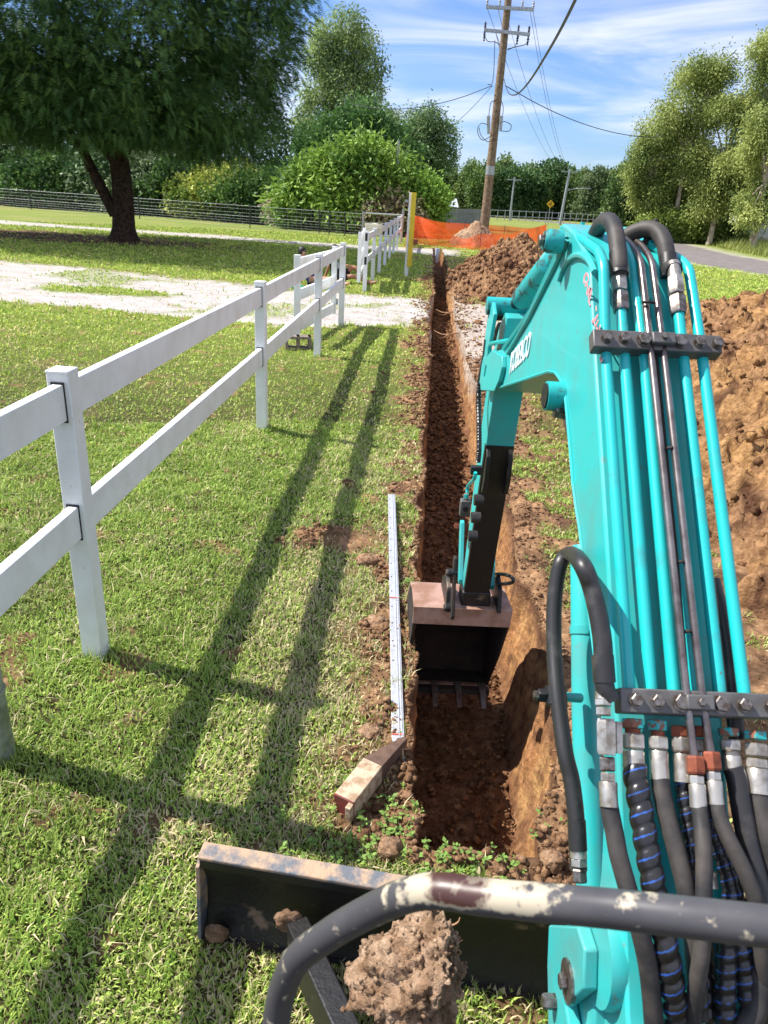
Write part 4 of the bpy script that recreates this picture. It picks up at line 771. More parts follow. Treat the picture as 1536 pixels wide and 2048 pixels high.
def bigtree():
    bx,by=-11.7,28.6; root=empty('shade_tree',(bx,by,0),0,'huge dark green feathery shade tree with a thick forked trunk on the lawn','tree'); mb=MB()
    P=crom([(0,0,-.1),(.05,0,.8),(.1,0,1.9),(.0,.1,3.4),(.1,0,5.5)],6); mb.tube(P,np.interp(np.linspace(0,1,len(P)),[0,.06,.16,.4,1],[.82,.54,.42,.38,.3]),14)
    P=crom([(-.25,0,.9),(-.75,-.1,2.0),(-1.4,-.1,3.3),(-2.6,-.4,4.8)],6); mb.tube(P,np.linspace(.22,.12,len(P)),10)
    limbs(mb,(0,.1,3.2),[(4,1,6.5),(-4,2,7),(2,-3,6.5),(-2,-3,6),(5,-2,5.4),(0,3,7),(-5,-1,5.6)],.26); limbs(mb,(0,0,2.6),[(2.6,-.8,4.3),(-3,.4,4.4),(1,1.4,4.6)],.16); mb.build('trunk',M['bark'],root)
    ell=[(0,0,8.2,5.9,6.4,5.2),(2.9,-.6,7.2,3.9,4.4,4.2),(-4.5,0,7.6,5,5,4.6),(1,-3.4,7.4,4.2,3.6,4.3),(-3,-3,7.2,4.3,3.6,4.3),(4.0,.4,9.4,3.0,4,3.6),(2.4,-1,11,3.6,4,3),(-6.5,-1,5.9,3.2,3.4,2.6),(3.9,-1.0,5.0,2.4,3,1.9),(1.5,-2.2,5.1,3,2.6,1.7),(-2.2,-2.2,4.9,3,2.6,1.5),(4.9,-.6,7.0,1.7,2.6,2.6),(0,-2,4.3,4.2,3,1.3),(3.8,-1,4.2,2.7,2.6,1.4),(-4.5,-1.5,4.4,3.4,3,1.5),(-8.5,-1,4.6,3,3,1.8),(2.5,-3.5,4.4,2.2,1.6,1.3)]
    Pp,d,k,h=crown_pts(ell,112000,-.5,.66,3.,hs=.9); n=len(Pp)
    hv=d.copy(); hv[:,2]=hv[:,2]*.5-.08; hv+=rng.normal(size=hv.shape)*.6; hv/=np.linalg.norm(hv,axis=1)[:,None]
    s=np.cross(hv,rng.normal(size=hv.shape)*.35+np.array([0,0,1.])); s/=np.linalg.norm(s,axis=1)[:,None]; up=np.cross(s,hv); Lf=.27*rng.uniform(.7,1.25,n); V=[]
    for j in range(6):
        t=(j+.6)/6; b=Pp+hv*(Lf*t)[:,None]-np.array([0,0,1])*(Lf*t*t*.45)[:,None]; ll=(Lf*.42*math.sin(math.pi*(.25+.7*t)))
        for sg in (-1,1):
            dirn=s*sg*.85+hv*.5-up*.1; tip=b+dirn*ll[:,None]; wv=hv*(Lf*.07)[:,None]; V.append(np.stack([b-wv,b+wv,tip+wv*.5],1))
    V=np.concatenate(V,0).reshape(-1,3); Tn=np.arange(len(V)).reshape(-1,3)
    f=np.clip(.42+.8*fbm(Pp[:,0],Pp[:,1],Pp[:,2],3,.7)+rng.normal(size=n)*.22,0,1)[:,None]; c=np.array((.035,.09,.024))*(1-f)+np.array((.17,.30,.085))*f; c=np.repeat(np.tile(c,(12,1)),3,0)
    npmesh('crown',V,Tn,M['leaf'],root,col=c)
bigtree()
# tall gum right of the big tree, round trees behind
tree('gum_tree','tall slender pale green gum tree just right of the big shade tree',(-7.3,58,0),[(.2,0,12.5,1.2,1.1,.9),(-.9,0,11.8,1.2,1,.9),(1.2,0,11.5,1.2,1,.9),(-1.5,0,10.4,1.3,1.1,1.),(1.7,0,10.0,1.3,1.1,1.0),(0,0,10.8,1.4,1.1,1.0),(0,-.5,9.2,1.2,1.1,.9),(1.8,0,8.6,1.2,1.1,.9),(-1.5,0,8.4,1.3,1.2,1.0),(.4,-.6,7.8,1.5,1.2,1.0),(2.4,0,7.0,1.3,1.2,.9),(-2.0,0,6.8,1.4,1.2,1.1),(.6,-.4,6.3,1.7,1.3,1.1),(2.6,0,5.4,1.5,1.3,1.0),(-1.6,0,5.2,1.6,1.4,1.1),(.5,0,4.6,2.2,1.6,1.1)],5200,10,.2,.06,(.08,.14,.045),(.34,.42,.15),.28,10,.26,'gumbark',[(1.5,0,9),(-1.4,0,8.5),(2,0,6.8)],-.08,droop=.8,hs=1.5,shell=.3)
tree('dark_tree','dark glossy green tree below the tall gum tree',(-5.4,54,0),[(0,0,5.2,2.6,2.3,2.3),(1.8,0,4.4,2.,2,1.8),(-2.,0,4.6,2.4,2,2)],1900,9,.22,.11,(.03,.08,.02),(.12,.22,.06),.25,4,.25,'bark',hole=-.3)
tree('gum_tree','thin olive gum tree peeking behind the tall gum, left of the round tree',(-3.2,66,0),[(0,0,7.1,1.4,1.4,2.0),(.4,0,5.2,1.9,1.6,1.6)],900,8,.2,.07,(.1,.15,.05),(.22,.27,.1),.25,6.5,.15,'gumbark',hole=-.1,droop=.8)
tree('gum_tree','round-topped olive tree standing free against the sky left of the power pole',(-1.2,64,0),[(0,0,7.5,1.3,1.3,1.2),(-.9,0,6.4,1.3,1.3,1.2),(1,0,6.5,1.3,1.3,1.1),(-.4,0,5.2,1.9,1.7,1.1),(1.2,0,5.0,1.2,1.2,.9),(.0,0,4,1.3,1.3,.8)],2600,9,.2,.07,(.07,.13,.05),(.2,.29,.11),.24,6,.17,'gumbark',[(.8,0,6),(-.9,0,5.6)],-.02,droop=.8,hs=1.8,shell=.2)
tree('broadleaf_bush','big bright green bush with long drooping leaves behind the wire fence',(-4.9,46.5,0),[(.5,0,3.7,1.5,1.5,1.4),(-1.2,0,3.2,1.6,1.4,1.5),(2.2,0,3.1,1.2,1.3,1.2),(0,0,2.4,2.8,1.8,1.7),(-2.9,0,2.0,1.5,1.4,1.5),(-3.6,-.4,1.2,1.2,1.2,1.0),(2.9,0,1.9,1.4,1.4,1.3),(.2,-.8,1.4,3.2,1.6,1.3)],3200,8,.36,.10,(.05,.12,.02),(.27,.4,.07),.36,2.4,.12,hole=-.12,cat='bush',droop=.5,hs=1.2,shell=.4)
tree('broadleaf_bush','yellow-green rounded bush at the right end of the hedge, behind the yellow post',(-.9,46.5,0),[(0,0,1.7,1.5,1.4,1.5),(-1.2,0,1.5,1.2,1.3,1.3)],1300,8,.2,.1,(.09,.2,.03),(.27,.42,.07),.18,1.2,.08,hole=-.35,cat='bush')
bl=[(-33,57,4.2,'dark dense hedge tree at the far left edge of the picture',(.02,.05,.015),(.09,.16,.04)),(-26.5,55,3.6,'dark leafy hedge tree left of the big trunk',(.02,.055,.016),(.09,.17,.04)),(-21,54,4.4,'flowering pale green hedge tree just left of the big trunk',(.03,.08,.025),(.3,.36,.2)),
    (-16.5,53,3.4,'dark hedge bush directly behind the big trunk',(.02,.05,.015),(.08,.15,.035)),(-13.3,51.5,3.0,'yellow-green sunlit bush right of the big trunk',(.06,.12,.02),(.42,.45,.1)),(-10.6,50.5,2.9,'dark green hedge bush between the sunlit bush and the flowering bush',(.02,.06,.018),(.1,.18,.04)),(-8.4,48.2,2.2,'cream and pink flowering bush behind the wire fence',(.1,.14,.06),(.52,.46,.34)),(-2.6,45,1.9,'reddish-leaved bush beneath the bright green bush',(.1,.08,.04),(.34,.3,.18))]
for i,(x,y,h,lab,a,b) in enumerate(bl):
    w=3.4 if h>2.5 else 1.5
    tree('hedge_bush',lab,(x,y,0),[(0,0,h*.55,w,w*.7,h*.55),(w*.4,-.3,h*.4,w*.8,w*.6,h*.42),(-w*.5,-.2,h*.45,w*.8,w*.6,h*.45),(0,-.6,h*.2,w*1.1,w*.5,h*.25)],1900 if h>2.5 else 800,8,.24,.11,a,b,.22,h*.5,.12,hole=-.5,cat='bush',group='hedge bushes behind the wire fence',clump=.4)
# taller dark trees at left behind crown
# gum trees on the right
GA,GB=(.10,.15,.035),(.36,.40,.12)
def gum(name,label,x,y,h,seed,spread_x=1.,n=2800):
    e=[];tips=[]
    for q in range(27):
        t=rng.random(); zz=h*(.24+.68*t); rad=h*.21*spread_x*math.sin(math.pi*(.18+.72*(1-t)))**.8; a=rng.uniform(0,6.28); rr=rad*math.sqrt(rng.uniform(.15,1)); c=(math.cos(a)*rr,math.sin(a)*rr*.8,zz); k=h*rng.uniform(.055,.095); e.append((*c,k*1.15,k,k*.8)); tips.append(c)
    return tree(name,label,(x,y,0),e,int(n*1.25),10,.17,.055,GA,GB,.3,h*.75,.17,'gumbark',tips,.0,droop=.9,lean=(rng.normal()*.5,0),hs=2.0,shell=.1,clump=.35,group='gum trees on the right')
gum('gum_tree','tallest pale-trunked gum tree at the right edge of the picture',22.0,56,13.4,1,1.0,5200)
gum('gum_tree','tall sparse gum tree whose crown stands out leftmost against the sky',17.6,60,12.4,2,.9,3800)
gum('gum_tree','olive gum tree between the sparse one and the tallest one',19.8,58,10.4,3,1.0,5200)
gum('gum_tree','gum tree with a forked white trunk near the white shed',20.6,52,8.6,4,1.1,4600)
gum('gum_tree','shorter gum tree left of the row, beside the dark trees',18.2,63,8.0,5,1.0,4000)
gum('gum_tree','small airy gum tree leaning out at the left end of the gum row',15.6,61,8.6,7,.9,2800)
gum('gum_tree','gum tree just beyond the right edge of the picture, behind the white shed',25,57,12.5,6,1.2,3000)
def darkwood():
    for i,(px,Y,yt,w,lab) in enumerate([(1310,80,330,3.6,'dark green tree at the left foot of the gum trees'),(1355,84,300,3.8,'dark tree behind the leftmost gum tree'),(1400,78,330,3.6,'dark tree in shade between the gum trunks'),(1450,82,300,4.,'dark tree behind the forked white trunk'),(1510,80,290,4.2,'dark tree behind the tallest gum tree at right')]):
        t=atY(px,yt,Y); h=t[2]; tree('dark_tree',lab,(t[0],Y,0),[(0,0,h*.6,w,w*.7,h*.4),(w*.5,0,h*.4,w*.7,w*.6,h*.35),(-w*.5,0,h*.42,w*.7,w*.6,h*.36),(0,-.5,h*.18,w*1.1,w*.6,h*.2)],1900,7,.3,.14,(.02,.05,.016),(.12,.18,.045),.3,h*.5,.2,hole=-.5,group='dark trees behind the gum trees')
darkwood()
for i,(px,py,h,w,lab) in enumerate([(1340,437,2.4,2.2,'bright green shrub at the left end of the roadside bushes'),(1395,440,1.9,2.0,'vine-covered green shrub beside the pale gum trunk'),(1440,446,1.7,1.9,'low green shrub in front of the white shed')]):
    x,y=gnd(px,py+6); y=min(y,60); x=atY(px,py,y)[0]; tree('roadside_shrub',lab,(x,y,0),[(0,0,h*.45,w,w*.7,h*.5),(w*.6,0,h*.3,w*.7,w*.5,h*.34),(-w*.6,0,h*.3,w*.7,w*.5,h*.32)],1200,8,.2,.09,(.05,.1,.02),(.26,.32,.07),.2,h*.4,.06,hole=-.45,cat='shrub',group='roadside shrubs under the gum trees')
# far treeline: four prototypes, then copies
FT=[]
def fartrees():
    spec=[('rounded',[(0,0,5.2,3.4,2.6,2.8),(-1.8,0,4,2.4,2,2.2),(1.9,0,4.2,2.4,2,2.4),(0,-.4,2,3.4,2,1.7)],(.035,.075,.02),(.16,.24,.06)),('tall',[(0,0,7.,2.2,2,2.2),(.8,0,5,2.8,2.2,2.2),(-1,0,4,2.6,2,2.2),(0,-.4,2,2.8,2,1.7)],(.045,.085,.025),(.2,.27,.08)),('spreading',[(0,0,5.4,4.2,2.8,1.6),(-2.6,0,4.2,2.2,2,1.6),(2.4,0,4.2,2.4,2,1.6),(0,0,2.4,3.6,2,2)],(.02,.055,.018),(.08,.15,.04)),('ragged',[(.5,0,7.2,1.6,1.5,1.4),(-1.2,0,6,1.6,1.5,1.3),(0,0,4.6,2.8,2,1.6),(1,0,3,2.4,2,1.6),(-1.2,0,2.2,2.6,2,1.5)],(.04,.075,.03),(.16,.21,.09))]
    px=[(893,338,1),(915,372,3),(945,325,2),(955,362,4),(975,330,1),(1012,316,2),(1040,340,3),(1062,332,2),(1085,345,1),(1112,330,3),(1150,352,1),(1172,340,2),(1196,338,4),(1222,350,3),(1245,334,2),(1268,345,1),(1288,325,3),(1310,318,1),(870,345,2),(852,352,3)]
    words={1:'rounded dark tree',2:'tall ragged tree',3:'broad spreading tree',4:'thin pale ragged tree'}; marks=['left of the power pole, above the distant house','just left of the power pole, low and dark','left of the power pole, tallest there','behind the power pole foot','directly behind the power pole','right of the power pole, highest of its neighbours','above the thin grey pole','between the thin grey pole and the road sign','just left of the yellow road sign','right above the yellow road sign','right of the leaning lamp pole','below the blue hill','right of the blue hill','left of the carport','above the carport','right of the carport','where the far treeline meets the gum trees','in the corner beside the first gum tree','behind the round olive tree','at the left end of the far treeline']
    for i,(x,yt,k) in enumerate(px):
        Y=118+14*rng.random(); t=atY(x,yt,Y); lab=words[k]+' in the far treeline, '+marks[i]; sc=t[2]/{1:8.,2:9.2,3:7.,4:8.6}[k]; sx=sc*rng.uniform(.8,1.1)
        if len([q for q in FT if q[0]==k])==0:
            s=spec[k-1]; o=tree('far_tree',lab,(0,0,0),s[1],1500,6,.42,.22,s[2],s[3],.4,4,.2,hole=-.4,group='trees of the far treeline',clump=.4); o.location=(float(t[0]),float(Y),0); o.scale=(sx,sx,sc); FT.append((k,o))
        else: copytree([q for q in FT if q[0]==k][0][1],(t[0],Y,0),rng.uniform(0,6.28),(sx,sc),lab,'trees of the far treeline')
fartrees()
def farwood():
    # unbroken wood behind the treeline and the hedge
    n=9000; x=rng.uniform(-70,70,n); Y=rng.uniform(134,142,n)-np.abs(x-10)*.1; z=rng.random(n)*(3.4+1.6*perlin(x*.15,x*0+.4)); P=np.stack([x,Y,z],1); V,Q,c=tufts(P,rng.normal(size=(n,3)),None,6,.7,.4,(.02,.045,.018),(.07,.12,.04),.6,.2,.4,2.); tag(npmesh('distant_wood',V,Q,M['leaf'],col=c),'unbroken dark woodland behind the far treeline','woodland',kind='stuff')
    n=5200; x=rng.uniform(-48,-1.5,n); Y=rng.uniform(60,64,n); z=rng.random(n)*np.interp(x,[-48,-12,-4,-1.5],[9,7,3.6,2.6]); P=np.stack([x,Y,z],1); V,Q,c=tufts(P,rng.normal(size=(n,3)),None,6,.36,.2,(.015,.035,.012),(.05,.09,.025),.4,.2,.4,5.); tag(npmesh('background_thicket',V,Q,M['leaf'],col=c),'dark thicket behind the hedge bushes on the left','woodland',kind='stuff')
farwood()
def tallgrass():
    n=26000; x=rng.uniform(11,34,n); y=rng.uniform(36,62,n); rd=pdist(roadC,x,y); ok=(rd>4.2+.8*rng.random(n))&(fbm(x,y,3.,3,.3)>-.55)&(x>15.5); x,y=x[ok],y[ok]; n=len(x); rdd=rd[ok]
    h=(.35+.5*rng.random(n))*np.clip((rdd-3.6)/2.2,.25,1); th=rng.uniform(0,6.28,n); D=np.stack([np.cos(th),np.sin(th),0*x],1); w=np.stack([-np.sin(th),np.cos(th),0*x],1)*.035; b=np.stack([x,y,0*x],1); t=b+D*(h*.35)[:,None]+np.array([0,0,1])*h[:,None]
    V=np.stack([b-w,b+w,t],1).reshape(-1,3); q=rng.random(n)[:,None]; c=np.array((.17,.24,.045))*(1-q)+np.array((.42,.42,.13))*q
    tag(npmesh('tall_grass',V,np.arange(3*n).reshape(n,3),M['grass'],col=np.repeat(c,3,0)),'tall yellow-green unmown grass beside the road','grass',kind='stuff')
tallgrass(); fallen()
# ------------------------------------------------------------------ the excavator
AR=math.atan(.07); EO=np.array([.44,0,0]); E1=np.array([-math.sin(AR),math.cos(AR),0]); E2=np.array([math.cos(AR),math.sin(AR),0])
EX=empty('mini_excavator',(.44,0,0),AR,'turquoise mini excavator digging the trench, boom, hoses, bucket, dozer blade and grab rail in view','excavator')
def toloc(P): P=np.asarray(P,float)-EO; return np.array([P@E2,P@E1,P[2]])
def Lw(x,y,w=0.):
    r=ray(x,y); t=(w-(CAMP-EO)@E2)/(r@E2); return toloc(CAMP+r*t)
LD=np.array([0,.44,.482]); LD/=np.linalg.norm(LD); NB=np.array([0,-LD[2],LD[1]]); LP=np.array([0,1.036,1.362])
def Bk(x,y,h=0.):
    """pixel ray met with the plane of the pipes on the boom's back, lifted by h"""
    r=ray(x,y); rl=np.array([r@E2,r@E1,r[2]]); cl=toloc(CAMP); p0=LP+NB*h; t=((p0-cl)@NB)/(rl@NB); return cl+rl*t
BW=.185
under=[Lw(*q)[1:] for q in [(984,703),(968,723),(963,753),(963,780),(990,781),(1000,775),(1047,760),(1099,743),(1112,745),(1123,760),(1131,778),(1135,818),(1141,882),(1148,968),(1155,1020),(1162,1060),(1175,1180),(1192,1312)]]
under+= [(1.02,1.17),(.96,1.03),(.93,.9),(.92,.78)]
def lowb(p,h): return tuple(np.array(p)-np.array([NB[1],NB[2]])*h)
def onl(t): return (s0_+(1.476-1.036)*t,1.362+(1.844-1.362)*t)
s0_=1.036
topp=[(.84,.7),(.76,.72),(.72,.80),(.72,.92)]+[lowb(onl(t),h) for t,h in ((-.75,.075),(-.45,.055),(-.1,.04),(0,.036),(.5,.034),(1.,.034),(1.25,.034),(1.36,.026))]+[tuple(Lw(*q)[1:]) for q in [(1147,464),(1125,447),(1117,452),(1121,499),(1065,619),(1009,697)]]
# note: (1117,452)..(1009,697) is the upper front edge of the boom
prof=[tuple(map(float,p)) for p in under+topp]
boom=MB().prism(prof,0,BW,0).build('boom',M['teal'],EX,bevel=.006,ang=30)
# flange lips standing proud along the side plate edges
def lip(pts,w0,r=.007):
    P=[np.array([w0,*p]) for p in pts]; MB().tube(P,r,6).build('edge_weld',M['teal'],boom)
lip([p for p in prof[5:18]],-.001,.005); lip([prof[-1],prof[-2],prof[-3]],-.001,.009)
def onside(x,y,w): return Lw(x,y,w)
# reinforcing arch on the side plate near the knee
P=crom([Lw(x,y,-.003) for x,y in [(1119,560),(1128,535),(1143,516),(1160,510),(1178,520),(1190,545)]],6); MB().tube(P,.0075,8).build('gusset_rib',M['teal'],boom)
P=[Lw(x,y,-.004) for x,y in [(1128,470),(1135,478),(1105,540),(1060,631),(1016,706)]]; MB().tube(P,.008,8).build('gusset_rib',M['teal'],boom)
# tip plate covering the arm pin
tipP=[Lw(*q,-.012)[1:] for q in [(986,700),(968,722),(975,733),(972,752),(962,757),(963,781),(990,783),(1000,760),(1006,735),(1006,712)]]
MB().prism([tuple(p) for p in tipP],-.016,.0,0).build('tip_plate',M['teal'],boom,bevel=.003); MB().prism([tuple(p) for p in tipP],BW+.001,BW+.016,0).build('tip_plate',M['teal'],boom,bevel=.003)
# lettering
def lettering():
    cu=bpy.data.curves.new('lettering','FONT'); cu.body='KOBELCO'; cu.extrude=.5; cu.offset=.006; o=bpy.data.objects.new('tmp',cu); C.objects.link(o); dg=bpy.context.evaluated_depsgraph_get(); me=bpy.data.meshes.new_from_object(o.evaluated_get(dg)); bpy.data.objects.remove(o)
    V=np.array([v.co[:] for v in me.vertices]); x0,x1=V[:,0].min(),V[:,0].max(); y0,y1=V[:,1].min(),V[:,1].max(); u=(V[:,0]-x0)/(x1-x0); v=(V[:,1]-y0)/(y1-y0)
    A=Lw(1020.5,749,0)[1:]; B=Lw(1059,711,0)[1:]; D=Lw(1024,706,0)[1:]; S=A[None]+(B-A)[None]*u[:,None]+(D-A)[None]*v[:,None]
    sl=.12; S=A[None]+(B-A)[None]*(u+sl*v*.3)[:,None]+(D-A)[None]*v[:,None]; w=np.where(V[:,2]>0,-.0035,-.0008); co=np.stack([w,S[:,0],S[:,1]],1).astype(np.float32)
    me.vertices.foreach_set('co',co.ravel()); me.materials.clear(); me.materials.append(M['logo']); me.update(); ob=bpy.data.objects.new('lettering',me); link(ob,boom)
lettering()
def marks():
    mb=MB()
    for st in [[(1172,545),(1167,556),(1170,566),(1176,560),(1174,548),(1170,552),(1166,566)],[(1169,573),(1174,568),(1173,590),(1179,572),(1176,596),(1183,578),(1178,604)],[(1176,600),(1180,612)],[(1191,612),(1192,622)],[(1186,638),(1183,644),(1190,640),(1195,630),(1188,640),(1190,652),(1196,640)],[(1200,650),(1196,662),(1192,655)],[(1201,712),(1199,718),(1202,722),(1204,716)]]:
        P=crom([Lw(x,y,-.001) for x,y in st],5); P[:,0]=-.0008; mb.tube(P,.0026,5)
    mb.v=[np.where(np.array([1,0,0],bool),-.0002+(v+.0008)*.25,v) for v in mb.v]; mb.build('paint_marks',M['pink'],boom)
marks()
# hydraulic pipes on the boom's back
ws=[.012,.049,.088,.123,.166,.205]; s_up,z_up=1.476,1.844; s_lo,z_lo=1.036,1.362
def pw(w,t,h=0.): p=np.array([0,s_lo,z_lo])+np.array([0,s_up-s_lo,z_up-z_lo])*t+NB*h; p[0]=w; return p
bendA=np.array([0,1.60,2.0]); far_=np.array([0,1.95,2.05])
K=[[(w,1.036,1.362),(w,1.476,1.844),(w,1.575,1.955),(w,1.60,1.985),(w,1.64,2.012),(w,1.95,2.05)] for w in ws]
def pipe(P,r,m,parent,name,n=4):
    MB().tube(P,r,14).build(name,m,parent); 
def seglin(P):  # rounded polyline
    P=[np.array(p,float) for p in P]; out=[P[0]]
    for i in range(1,len(P)-1):
        a,b,c=P[i-1:i+2]; l=min(np.linalg.norm(b-a),np.linalg.norm(c-b))*.35; l=min(l,.035); p=b+(a-b)/np.linalg.norm(a-b)*l; q=b+(c-b)/np.linalg.norm(c-b)*l
        for t in np.linspace(0,1,6): out.append((1-t)**2*p+2*t*(1-t)*b+t*t*q)
    out.append(P[-1]); return out
tp1=[pw(.012,-.02),pw(.012,1.0),Lw(1207,530,.012),Lw(1197,502,.012),Lw(1140,462,.012)]
tp2=[pw(.049,-.02),pw(.049,1.0),pw(.049,1.21)]
tp3=[pw(.088,-.02),pw(.088,1.0),Lw(1264,525,.088),Lw(1248,492,.085)]
tp4=[pw(.126,-.02,-.004),pw(.124,1.0,-.004),pw(.122,1.2,-.01)]
tp5=[pw(.166,-.02),pw(.166,1.0),pw(.166,1.20)]
tp6=[pw(.208,-.02),pw(.204,1.0),Lw(1378,540,.204),Lw(1364,523,.2),Lw(1300,488,.15)]
for P in (tp1,tp2,tp3,tp4,tp5,tp6): pipe(seglin(P),.0108,M['tealpipe'],boom,'hydraulic_pipe')
sa=[Lw(1238,466,.095),Lw(1264,490,.1),Lw(1281,518,.1),Bk(1300,685,.022),Bk(1374,1400,.024),Bk(1389,1520,.022)]
sb=[Lw(1246,464,.11),Lw(1286,492,.124),Lw(1304,522,.125),Bk(1326,690,.022),Bk(1405,1400,.024),Bk(1422,1510,.022)]
for P in (sa,sb): pipe(seglin(P),.0068,M['steelpipe'],boom,'steel_line')
for (a,b) in (((1284,605),(1310,606)),((1333,897),(1352,897)),((1355,1125),(1372,1124)),((1368,1264),(1386,1263))): 
    MB().tube([Bk(*a,.02),Bk((a[0]+b[0])/2,a[1]-2,.027),Bk(*b,.02)],.0035,6).build('cable_tie',M['gap'],boom)
P=crom([Bk(1312,700,.012),Bk(1332,900,.012),Bk(1352,1100,.014),Bk(1372,1330,.016)],8); MB().tube(P,.0032,6).build('cable_conduit',M['gap'],boom)
def hexa(a,b,r,m,parent,name='hex_nut',chamf=True):
    a=np.array(a,float); b=np.array(b,float); d=b-a; mb=MB(); mb.tube([a,a+d*.12,a+d*.88,b],[r*.88,r,r,r*.88],6); return mb.build(name,m,parent,ang=20)
def clampbar(t0,w0,w1,hw,th,big,sidebolts):
    R=np.stack([np.array([1.,0,0]),LD,NB],1); c=pw((w0+w1)/2,t0,.012); bar=MB().box(c,(w1-w0,hw,th),R).build('pipe_clamp',M['clampgrey'],boom,bevel=.003)
    for i,w in enumerate(sidebolts):
        r=.0135 if i in big else .0105; p=c.copy(); p[0]=w; p=p+NB*(th/2); MB().cyl(p,p+NB*.003,r*1.15,seg=18).build('washer',M['bolt'],bar); hexa(p+NB*.003,p+NB*.011,r,M['bolt'],bar,'bolt')
    p=c.copy(); p[0]=.114; MB().box(p+NB*(th/2+.008),(.046,hw*.62,.012),R).build('saddle',M['clampgrey'],bar,bevel=.003); hexa(p+NB*(th/2+.014),p+NB*(th/2+.021),.0065,M['bolt'],bar,'bolt')
    return bar
clampbar(1.015,-.020,.232,.040,.030,(2,3),(.006,.041,.079,.149,.187,.222))
clampbar(-.03,-.014,.285,.040,.032,(2,3),(.012,.047,.087,.152,.19,.235))
# front hoses looping over the knee
def hose(P,r,parent,m='rubber',name='hydraulic_hose',seg=14,n=8,rfn=None):
    Q=crom(P,n); mb=MB(); mb.tube(Q,r,seg,rfn=rfn); return mb.build(name,M[m],parent,col=rfn is not None,ang=60)
def sp(pitch=.021,blue=True):
    def f(L,an,r):
        ph=((an/(2*math.pi)-L/pitch)%1.); q=r*(1.0+.16*np.sin(np.clip(ph*1.15,0,1)*math.pi)**.6-.05); c=np.tile(np.array((.018,.017,.018)),(len(an),1)); 
        if blue: c[(ph>.46)&(ph<.53)]=(.03,.11,.42)
        return q,c
    return f
def fit(P0,P1,kinds,parent):
    """string of fittings from P0 to P1: list of (frac0,frac1,radius,shape,mat)"""
    P0=np.array(P0);P1=np.array(P1); root=None
    for (a,b,r,shape,m) in kinds:
        A=P0+(P1-P0)*a; B=P0+(P1-P0)*b
        if shape=='h': o=hexa(A,B,r,M[m],parent)
        else: o=MB().tube([A,A+(B-A)*.08,A+(B-A)*.5,B],[r*.92,r,r*.97,r],16).build('ferrule',M[m],parent)
hA=hose([Lw(1176,500,.05),Lw(1188,474,.05),Lw(1204,447,.05),Lw(1219,442,.049),Lw(1230,462,.049),Lw(1236,500,.049),Lw(1239,540,.049),pw(.049,1.30)],.0175,EX,'rubberdust'); fit(pw(.049,1.33),pw(.049,1.14),[(0,.32,.0135,'c','zinc'),(.3,.62,.0165,'h','zinc'),(.66,1,.0175,'h','bolt')],hA)
MB().tube([Lw(1236,505,.049),Lw(1239,550,.049)],.0185,14).build('hose_sleeve',M['rubber'],hA)
hB=hose([Lw(1238,486,.09),Lw(1262,468,.11),Lw(1292,458,.135),Lw(1316,465,.155),Lw(1330,490,.163),Lw(1337,530,.166),pw(.166,1.30)],.0175,EX,'rubberdust'); fit(pw(.166,1.33),pw(.166,1.14),[(0,.32,.0135,'c','zinc'),(.3,.62,.0165,'h','zinc'),(.66,1,.0175,'h','bolt')],hB)
MB().tube([Lw(1336,512,.166),Lw(1339,555,.166)],.0185,14).build('hose_sleeve',M['rubber'],hB)
# arm cylinder on top of the boom
c0=Lw(1150,470,.09); cA=Lw(1106,526,.085); cB=Lw(1047,596,.085); cC=Lw(1012,622,.085)
cyl=MB().tube([cA+(cA-cB)*.02,cA,cB,cB+(cB-cA)*.02],[.03,.042,.042,.036],20).build('arm_cylinder',M['tealdirt'],EX); MB().cyl(cB,cC,.022,seg=14).build('piston_rod',M['black'],cyl); MB().cyl(cA,Lw(1122,500,.085),.024,seg=12).build('cylinder_eye',M['tealdirt'],cyl)
MB().cyl(cC+(-.06,0,0),cC+(.06,0,0),.04,seg=18).build('rod_end',M['blackworn'],cyl)
k0=Lw(1120,488,-.01); MB().cyl(k0+(-.03,0,0),k0+(.2,0,0),.023,seg=20).build('pivot_pin',M['tealdirt'],boom); hexa(k0+(-.045,0,0),k0+(-.028,0,0),.017,M['bolt'],boom,'bolt')
k1=Lw(1098,482,-.05); MB().tube([k1+(-.012,0,0),k1,k1+(.03,0,0)],[.022,.027,.025],22).build('pin_cap',M['tealdirt'],boom); hexa(k1+(-.024,0,0),k1+(-.012,0,0),.014,M['bolt'],boom,'bolt')
b0=Lw(1162,500,.06); MB().tube([b0+(0,0,-.04),b0+(0,0,.02),b0+(0,0,.03)],[.04,.042,.03],14).build('trunnion',M['tealdirt'],boom); b1=Lw(1162,470,.06); mb=MB(); mb.tube([b1+(0,0,-.03),b1+(0,0,.012),b1+(0,0,.018)],[.024,.024,.015],16); mb.cyl(b1+(0,0,.018),b1+(0,0,.03),.006,seg=8); mb.build('grease_cap',M['tealdirt'],boom)
for dx in (.13,.16): MB().box(Lw(1178,478,.08)+np.array([dx-.08,0.02,-.01]),(.022,.07,.05)).build('lug_plate',M['teal'],boom,bevel=.003)
MB().tube(crom([Lw(1160,500,.14),Lw(1195,478,.14),Lw(1215,505,.13)],6),.012,10).build('hydraulic_pipe',M['tealpipe'],boom)
mb=MB(); p=Lw(1292,490,.14); mb.tube(crom([p,p+(0,.01,.03),p+(.02,.02,.05)],4),.006,6); mb.tube(crom([p+(-.015,0,0),p+(.02,.01,.02),p+(.03,.03,.0)],4),.005,6); mb.build('hose_straps',M['gap'],boom)
